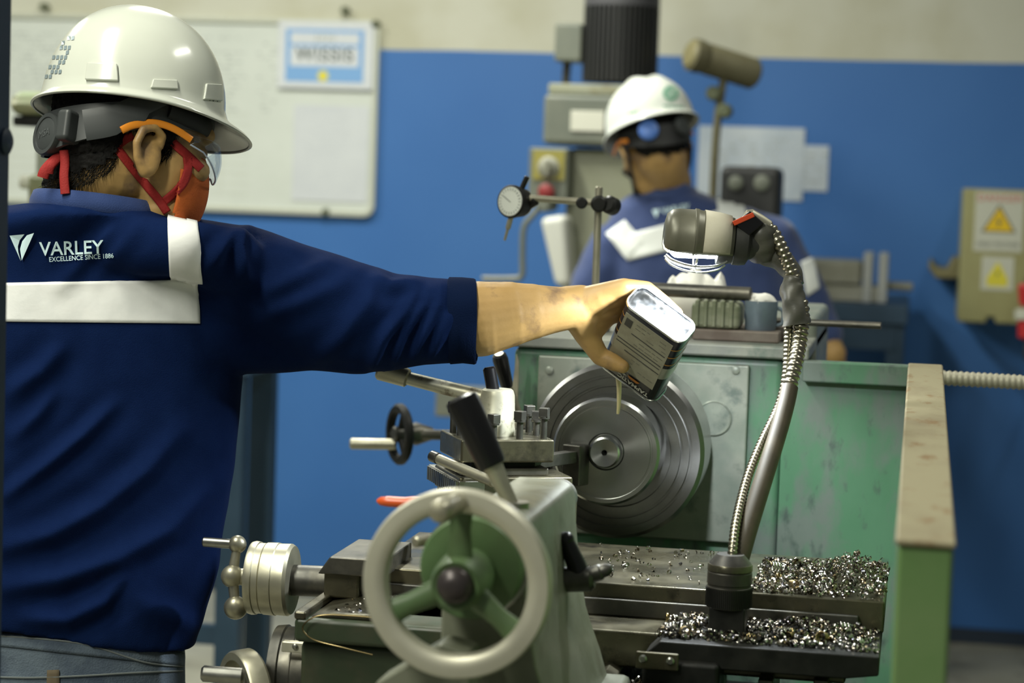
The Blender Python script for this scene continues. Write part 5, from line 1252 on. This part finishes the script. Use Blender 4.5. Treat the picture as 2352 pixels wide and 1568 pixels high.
# collar
cc = PD(224, 488, 2.806); rings = []
tl = -.08; ctr = cc
for r_, dz in ((.078, -.012), (.0875, -.003), (.086, .008), (.0815, .019), (.0795, .0198), (.0785, .015), (.082, -.01)):
    rings.append([ctr+RH*math.cos(q)*r_+F0*math.sin(q)*r_*.93+Vector((0, 0, dz+tl*.05*math.sin(q)*2.0+.006*math.cos(q)*-1)) for q in [2*math.pi*k/56 for k in range(56)]])
obj('collar', MB().loft(rings, cap=False), MT['collar'], shirt, smooth=70)
def stripe(par, bvh, c4, nu, nv, m, off=.0022, name='reflective_stripe'):
    mb = clean(surf_patch(bvh, quad_px(c4), nu, nv, off)); o = obj(name, mb, m, par, smooth=70)
    s = o.modifiers.new('thick', 'SOLIDIFY'); s.thickness = .0022; s.offset = 1; return o
stripe(shirt, bvh_s, ((-235, 654), (455, 641), (459, 743), (-235, 736)), 80, 12, MT['reflective'])
stripe(shirt, bvh_s, ((-150, 515), (-85, 500), (-85, 648), (-160, 650)), 12, 22, MT['reflective'], .0034)
stripe(shirt, bvh_s, ((384, 497), (452, 512), (466, 648), (391, 642)), 12, 22, MT['reflective'], .0034)
# emblem, name and motto
e1_ = poly_px(bvh_s, [(22, 541), (56, 538), (45, 552), (41, 566), (42, 578), (48, 600)], .0035); e2_ = poly_px(bvh_s, [(78, 535), (62, 540), (51, 554), (46, 572), (50, 598)], .0035)
obj('emblem_half', e1_, MT['thread'], shirt, flat=True); obj('emblem_half', e2_, MT['thread'], shirt, flat=True)
obj('name_embroidery', text_px(bvh_s, 'VARLEY', 164, 571, 148, .0035, R_(-2.0), .012, 1.05), MT['thread'], shirt, flat=True)
obj('motto_embroidery', text_px(bvh_s, 'EXCELLENCE SINCE 1886', 187, 592, 148, .0035, R_(-3.5), .006, 1.15), MT['thread'], shirt, flat=True)
# jeans
mb = MB(); rr = []
for py, px, a, b in ((1415, 128, .165, .105), (1470, 126, .170, .110), (1560, 124, .172, .115), (1660, 122, .178, .122), (1780, 120, .180, .122)):
    rr.append(ring(PD(px, py, 2.87), a, b, 36, 2.4))
mb.loft(rr[::-1])
hipc = PD(120, 1760, 2.87)
for k in (-1, 1):
    hp_ = hipc+LA*.088*k; mb.chain([hp_, Vector((hp_.x+.01*k, hp_.y+.02, .47)), Vector((hp_.x+.01*k, hp_.y-.01, .08))], [.092, .066, .058], 24)
Vj, Fj, Nj = remesh(mb, .008, 4, .5)
nz = np.array([mnoise.noise(Vector((p[0]*8, p[1]*8, p[2]*26)))*.7+mnoise.noise(Vector(p)*40)*.3 for p in Vj])
Vj = Vj+Nj*(nz*.004)[:, None]
jn = obj('jeans', mbv(Vj, Fj), MT['jeans'], p1, smooth=180)
bvh_j = BVHTree.FromPolygons([tuple(p) for p in Vj], Fj)
stripe(jn, bvh_j, ((-140, 1440), (430, 1500), (430, 1530), (-140, 1468)), 60, 4, MT['jeans'], .002, 'waistband')
for q in ([(-60, 1458), (60, 1464), (200, 1480), (330, 1520), (420, 1530)], [(-60, 1552), (60, 1556), (180, 1552), (300, 1545), (420, 1540)]):
    w = sample_px(bvh_j, q, .002)
    if len(w) > 3: obj('seam', MB().tube(w, .0012, 6), MT['denim_seam'], jn)
stripe(jn, bvh_j, ((108, 1538), (136, 1537), (138, 1600), (106, 1600)), 3, 6, MT['loop'], .003, 'belt_loop')
for k in (-1, 1):
    hp_ = hipc+LA*.088*k; bx_ = MB()
    bx_.ell((hp_.x+.01*k, hp_.y+.05, .055), (LA*.05, FB*.14, Vector((0, 0, .055))), 24, 12)
    for p in bx_.v: p.z = max(p.z, 0)
    obj('boot', bx_, MT['shoe'], p1)
# ================================================================== worker 2
fh2 = F0*math.cos(R_(15)) - RH*math.sin(R_(15))
H2 = HF(PD(1506, 350, 5.36), fh2, R_(19), R_(-9))
nk2 = PD(1535, 440, 5.42)
p2_ = thing('person', (PD(1600, 900, 5.42).x, PD(1600, 900, 5.42).y, 0), 'second worker seen from behind in navy shirt with white back stripes', 'person')
mb = MB(); head_prims(mb, H2)
mb.chain([H2(-.025, 0, -.02), nk2+Vector((0, 0, .02)), nk2+Vector((0, 0, -.06))], [.060, .058, .062], 20)
mb.chain([nk2+Vector((0, 0, -.06)), PD(1595, 620, 5.44), PD(1600, 1000, 5.44)], [.062, .09, .1], 20)
RS = PD(1775, 560, 5.44); LS = PD(1400, 575, 5.44)
mb.chain([PD(1650, 540, 5.44), RS, PD(1868, 725, 5.44), PD(1898, 795, 5.42), PD(1912, 812, 5.41)], [.07, .055, .046, .040, .034])
hb_ = PD(1915, 820, 5.41)
for i in range(4): mb.chain([PD(1900, 800, 5.41), hb_+RH*.012*i+Vector((0, .02, -.05)), hb_+RH*.012*i+Vector((0, .05, -.10))], [.03, .012, .009])
mb.chain([PD(1900, 800, 5.41), hb_+Vector((-.03, .02, -.05)), hb_+Vector((-.035, .04, -.08))], [.02, .012, .009])
mb.chain([PD(1500, 560, 5.44), LS, PD(1345, 740, 5.46), PD(1370, 830, 5.62)], [.07, .055, .046, .030])
lh_ = PD(1370, 830, 5.62)
for i in range(4): mb.chain([lh_, lh_+RH*.014*i+Vector((.0, .08, -.02)), lh_+RH*.014*i+Vector((.0, .10, -.06))], [.02, .012, .009])
mb.chain([lh_, lh_+Vector((.05, .04, -.0)), lh_+Vector((.06, .08, -.02))], [.02, .012, .009])
Vb, Fb, Nb = remesh(mb, .0042, 3, .5)
obj('body', mbv(Vb, Fb), MT['skin'], p2_, smooth=180)
bvh_b = BVHTree.FromPolygons([tuple(p) for p in Vb], Fb)
Lc = np.array([H2.loc(p) for p in Vb]); ffs = Lc[:, 0]
inhead = (np.abs(Lc[:, 1]) < .087) & (Lc[:, 2] > -.075) & (ffs > -.14) & (ffs < .13)
earz = (np.abs(Lc[:, 1]) > .0755) & (ffs > -.025) & (ffs < .024) & (Lc[:, 2] < .030)
keep = inhead & (Lc[:, 2] > hairline(ffs, Lc[:, 1])+.014+rndn.normal(0, .004, len(ffs))) & ~earz
obj('hair', submesh(Vb+Nb*.004, Fb, keep), MT['hair'], p2_, smooth=80)
mk = (ffs > .045) & (Lc[:, 2] < -.012) & (Lc[:, 2] > -.112) & (np.abs(Lc[:, 1]) < .08)
mo2 = obj('face_mask', submesh(Vb+Nb*.0045, Fb, mk), MT['mask_black'], p2_, smooth=80)
for k in (-1, 1):
    pts = spline([H2(-.012, .080*k, .030), H2(-.024, .083*k, .0), H2(-.012, .079*k, -.035), H2(.02, .068*k, -.070), H2(.055, .056*k, -.085)], 5)
    obj('mask_strap', MB().tube(pts, .0045, 10), MT['mask_black'], mo2)
gl = [(-.050, .086, .022), (-.02, .091, .032), (.02, .090, .034), (.06, .086, .026)]
sg2 = obj('safety_glasses', MB().tube(spline([H2(f_, -s_, u_) for f_, s_, u_ in gl], 4), .0055, 10, flat=(.4, H2.s)), MT['temple'], p2_, smooth=80)
obj('temple_arm', MB().tube(spline([H2(f_, s_, u_) for f_, s_, u_ in gl], 4), .0055, 10, flat=(.4, H2.s)), MT['temple'], sg2, smooth=80)
ho2, hbvh2, _h = hat(p2_, H2, 2)
obj('headband', gear(p2_, H2, 2, None), MT['strap_black'], ho2)
kn_ = H2(-.100, -.046, .026)
obj('ratchet_knob', MB().revolve([(-.006, .02), (.002, .0245), (.010, .0245), (.013, .020), (.0135, .002)], kn_, -H2.f-H2.s*.4, 32), MT['knob_blue'], ho2)
kn_ = H2(-.106, .036, .026)
obj('ratchet_case', MB().revolve([(-.006, .02), (.002, .022), (.008, .0225), (.010, .018), (.0105, .002)], kn_, -H2.f+H2.s*.45, 32), MT['strap_grey'], ho2)
em = [(1541+math.cos(q)*18, 214+math.sin(q)*18) for q in [2*math.pi*k/20 for k in range(20)]]; ei = [(1541+(x-1541)*.55, 214+(y-214)*.55) for x, y in em]
def px_ring(bvh, A, B, off):
    m = MB(); n = len(A)
    for x, y in A+B:
        d = ray(x, y).normalized(); h = bvh.ray_cast(C0, d); m.v.append(h[0]-d*off if h[0] else C0+d*5.2)
    m.f = [(k, (k+1) % n, n+(k+1) % n, n+k) for k in range(n)]; return m
obj('emblem_ring', px_ring(hbvh2, em, ei, .0012), MT['emblem_green'], ho2, flat=True)
obj('emblem_core', poly_px(hbvh2, [(1541, 207), (1549, 214), (1541, 221), (1533, 214)], .0012), MT['emblem_green'], ho2, flat=True)
for k in range(6):
    obj('emblem_letter', poly_px(hbvh2, [(1524+k*8, 240+k*.6), (1530+k*8, 240+k*.6), (1530+k*8, 245+k*.6), (1524+k*8, 245+k*.6)], .0012), MT['emblem_green'], ho2, flat=True)
    if k < 4: obj('side_print', poly_px(hbvh2, [(1444+k*6, 259-k*1.6), (1449+k*6, 258-k*1.6), (1449+k*6, 262-k*1.6), (1444+k*6, 263-k*1.6)], .0012), MT['emblem_green'], ho2, flat=True)
ang = R_(-6); LA = RH*math.cos(ang)+F0*math.sin(ang); FB = F0*math.cos(ang)-RH*math.sin(ang)
rows = [(432, 1535, .068, .066, 2.0, 5.42), (448, 1545, .10, .08, 2.1, 5.425), (476, 1565, .165, .10, 2.2, 5.43), (515, 1585, .205, .115, 2.4, 5.44), (580, 1595, .225, .125, 2.5, 5.44), (700, 1600, .228, .13, 2.5, 5.44), (850, 1600, .22, .13, 2.5, 5.44), (1000, 1600, .21, .125, 2.5, 5.44), (1120, 1600, .2, .12, 2.5, 5.44)]
mb = MB(); mb.loft([ring(PD(px, py, d), a, b, 40, e) for py, px, a, b, e, d in rows][::-1])
mb.chain([PD(1480, 535, 5.44), PD(1410, 575, 5.44), PD(1368, 660, 5.44), PD(1345, 740, 5.46), PD(1352, 785, 5.52)], [.05, .068, .064, .060, .055], 22)
mb.chain([PD(1700, 520, 5.44), PD(1775, 555, 5.44), PD(1825, 640, 5.44), PD(1866, 720, 5.44), PD(1886, 765, 5.43)], [.05, .066, .062, .057, .052], 22)
Vs, Fs, Ns = remesh(mb, .009, 5, .5)
nz = np.array([mnoise.noise(Vector((p[0]*9+p[2]*6, p[1]*8, p[2]*14)))*.7+mnoise.noise(Vector(p)*24)*.4 for p in Vs]); Vs = Vs+Ns*(nz*.007)[:, None]
MT['shirt2'] = mat('blue_cloth', (.026,.05,.155,1), .85, 0, (.032,.058,.17,1), 20, sheen=.3)
sh2 = obj('shirt', mbv(Vs, Fs), MT['shirt2'], p2_, smooth=180); bvh_2 = BVHTree.FromPolygons([tuple(p) for p in Vs], Fs)
rings = []
for r_, dz in ((.086, -.03), (.080, .0), (.073, .016), (.070, .016), (.070, -.01)):
    rings.append([PD(1535, 444, 5.42)+RH*math.cos(q)*r_+F0*math.sin(q)*r_*.93+Vector((0, 0, dz-.016*math.sin(q)-.008*math.cos(q))) for q in [2*math.pi*k/40 for k in range(40)]])
obj('collar', MB().loft(rings, cap=False), MT['shirt2'], sh2, smooth=70)
MT['reflective2'] = mat('reflective_bright', (.85,.88,.84,1), .5)
for c4 in (((1392, 538), (1436, 506), (1480, 556), (1443, 598)), ((1446, 538), (1695, 472), (1722, 528), (1443, 598)), ((1642, 441), (1697, 447), (1716, 502), (1652, 502)), ((1838, 602), (1866, 590), (1880, 662), (1852, 680))):
    stripe(sh2, bvh_2, c4, 24, 10, MT['reflective2'], .004)
obj('name_embroidery', text_px(bvh_2, 'VARLEY', 1552, 480, 66, .006, R_(-10), .02), MT['thread'], sh2, flat=True)
obj('emblem_half', poly_px(bvh_2, [(1498, 482), (1514, 480), (1507, 500)], .006), MT['thread'], sh2, flat=True)
mb = MB(); hp2 = PD(1600, 1100, 5.44)
mb.loft([ring(hp2+Vector((0, 0, dz)), a, b, 32, 2.4) for dz, a, b in ((-.22, .17, .12), (-.1, .175, .12), (.06, .168, .11))])
for k in (-1, 1):
    h_ = hp2+LA*.088*k+Vector((0, 0, -.18)); mb.chain([h_, Vector((h_.x, h_.y+.02, .46)), Vector((h_.x, h_.y, .08))], [.09, .066, .058], 20)
Vj, Fj, Nj = remesh(mb, .012, 3, .5); obj('jeans', mbv(Vj, Fj), MT['jeans'], p2_, smooth=180)
for k in (-1, 1):
    h_ = hp2+LA*.088*k; bx_ = MB(); bx_.ell((h_.x, h_.y+.05, .055), (LA*.05, FB*.14, Vector((0, 0, .055))), 20, 10)
    for p in bx_.v: p.z = max(p.z, 0)
    obj('boot', bx_, MT['shoe'], p2_)
# ================================================================== the oil can in the worker's hand
MT['can_navy'] = mat('can_navy', (.010,.013,.028,1), .25, .1, coat=.4)
MT['can_black'] = mat('can_black', (.008,.009,.010,1), .25, coat=.4)
MT['can_tin'] = mat('can_tin', (.78,.80,.82,1), .2, 1, (.62,.66,.72,1), 40, .4, .6, rvar=.08)
MT['can_silver'] = mat('can_silver', (.50,.50,.45,1), .3, .6)
MT['can_label'] = mat('can_label', (.34,.33,.25,1), .5, 0, (.28,.27,.20,1), 40)
MT['can_ink'] = mat('can_ink', (.05,.05,.045,1), .6)
MT['can_gold'] = mat('can_gold', (.50,.24,.05,1), .4, .3)
MT['can_orange'] = mat('can_orange', (.55,.2,.02,1), .5)
MT['can_white'] = mat('can_white', (.62,.62,.55,1), .5)
def crr(w, hw, ht, r, n=6):
    out = []
    for cu, cv, a in ((hw-r, ht-r, 0), (-hw+r, ht-r, 90), (-hw+r, -ht+r, 180), (hw-r, -ht+r, 270)):
        for k in range(n+1): q = R_(a+90*k/n); out.append(K(cu+r*math.cos(q), cv+r*math.sin(q), w))
    return out
cn_ = thing('oil_can', K(0, 0, .075), 'small dark rectangular oil can with bright tin base tipped in the hand', 'can')
hw_, ht_, rr_ = CWD/2, CTH/2, .013
def skin_band(w0, w1, e, m, name, parent=cn_):
    mb = MB().loft([crr(w0, hw_+e, ht_+e, rr_+e), crr(w1, hw_+e, ht_+e, rr_+e)], cap=False); return obj(name, mb, m, parent)
def fixn(mb):   # make faces look outward
    return mb
bd_ = obj('body', MB().loft([crr(.002, hw_, ht_, rr_), crr(CHT-.002, hw_, ht_, rr_)]), MT['can_black'], cn_)
skin_band(.004, .068, .0003, MT['can_navy'], 'upper_print', bd_)
for w in (.022, .040, .058): skin_band(w, w+.0022, .0006, MT['can_gold'], 'gold_line', bd_)
skin_band(.068, .094, .0006, MT['can_silver'], 'silver_band', bd_)
def rim(w, nm):
    n_ = len(crr(0, hw_, ht_, rr_)); prof = [(-.0018, -.0012), (-.0022, .0008), (0, .0018), (.0022, .0008), (.0022, -.001)]
    return obj(nm, MB().loft([crr(w+dw, hw_+e, ht_+e, rr_+e) for dw, e in prof], cap=False), MT['can_tin'], cn_, smooth=70)
rim(.001, 'base_rim'); rim(CHT-.001, 'top_rim')
obj('base_plate', MB().loft([crr(.0012, hw_-.0008, ht_-.0008, rr_-.0008), crr(.0014, hw_-.004, ht_-.004, rr_-.003), crr(.0006, hw_-.006, ht_-.006, rr_-.004)][::-1]), MT['can_tin'], cn_)
obj('top_plate', MB().loft([crr(CHT-.0022, hw_-.0008, ht_-.0008, rr_-.0008), crr(CHT-.0012, hw_-.0008, ht_-.0008, rr_-.0008)]), MT['can_tin'], cn_)
obj('spout', MB().revolve([(0, .011), (.003, .011), (.004, .0085), (.016, .0075), (.018, .006)], K(-.022, .0, CHT-.001), ca_, 24), MT['can_tin'], cn_)
# front label (v = -ht side)
nf = -cs_
def fbox(u0, u1, w0, w1, e, m, nm, par=bd_, th=.0004):
    return obj(nm, MB().obox(K((u0+u1)/2, -ht_-e, (w0+w1)/2), cl_*(u1-u0)/2, cs_*th, ca_*(w1-w0)/2), m, par)
U0 = -.046
fbox(U0+.008, U0+.083, .012, .122, .0005, MT['can_label'], 'label')
fbox(U0+.012, U0+.022, .020, .036, .0010, MT['can_ink'], 'barcode')
for u0, u1, w in ((.026, .080, .043), (.010, .080, .066), (.010, .080, .073), (.026, .082, .083)):
    fbox(U0+u0, U0+u1, w, w+.0013, .0010, MT['can_ink'], 'rule')
rnd = random.Random(4)
for r in range(12):
    w = .020+r*.008; x = .028
    if w > .064 and w < .078: continue
    while x < .074:
        L_ = rnd.uniform(.004, .012)
        if rnd.random() < .55: fbox(U0+x, U0+min(x+L_, .079), w, w+.0011, .0009, mat('print_grey', (.16,.155,.12,1), .6) if 'print_grey' not in bpy.data.materials else bpy.data.materials['print_grey'], 'small_print')
        x += L_+.002
# lettering reads with the can's top up: letter up = +w, so letters run along -u seen from the front
obj('lettering', text_flat('TAPMATIC', K(U0+.056, -ht_-.0002, .139), -cl_, ca_, .0105, 1.0, .0002, .0008), MT['can_white'], bd_)
obj('lettering', text_flat('dual action', K(U0+.030, -ht_-.0002, .131), -cl_, ca_, .0055, 1, .0001, .0008), MT['can_white'], bd_)
obj('logo_mark', text_flat('dn', K(U0+.016, -ht_-.0002, .134), -cl_, ca_, .016, .8, .0008, .0008), MT['can_white'], bd_)
obj('flame_mark', MB().add([K(U0+.044, -ht_-.0009, .127), K(U0+.064, -ht_-.0009, .127), K(U0+.060, -ht_-.0009, .132), K(U0+.048, -ht_-.0009, .132)], [(0, 1, 2, 3)]), MT['can_orange'], bd_)
# stream of oil
s0 = K(-.022, 0, CHT+.017); s1 = PD(1427, 880, 2.93)
oil = mat('cutting_oil', (.62,.55,.30,1), .12, spec=.6)
pts = spline([s0, s0.lerp(Vector((s0.x+.002, s0.y+.006, s0.z-.02)), 1), Vector((s0.x+.002, s0.y+.010, s0.z-.045)), Vector((s0.x+.001, s0.y+.012, 1.18))], 6)
so_ = obj('oil_stream', MB().tube(pts, [.0042-.0024*i/len(pts) for i in range(len(pts))], 12), oil, smooth=80); tag(so_, 'thin pale stream of cutting oil running from the can onto the disc', 'oil stream')
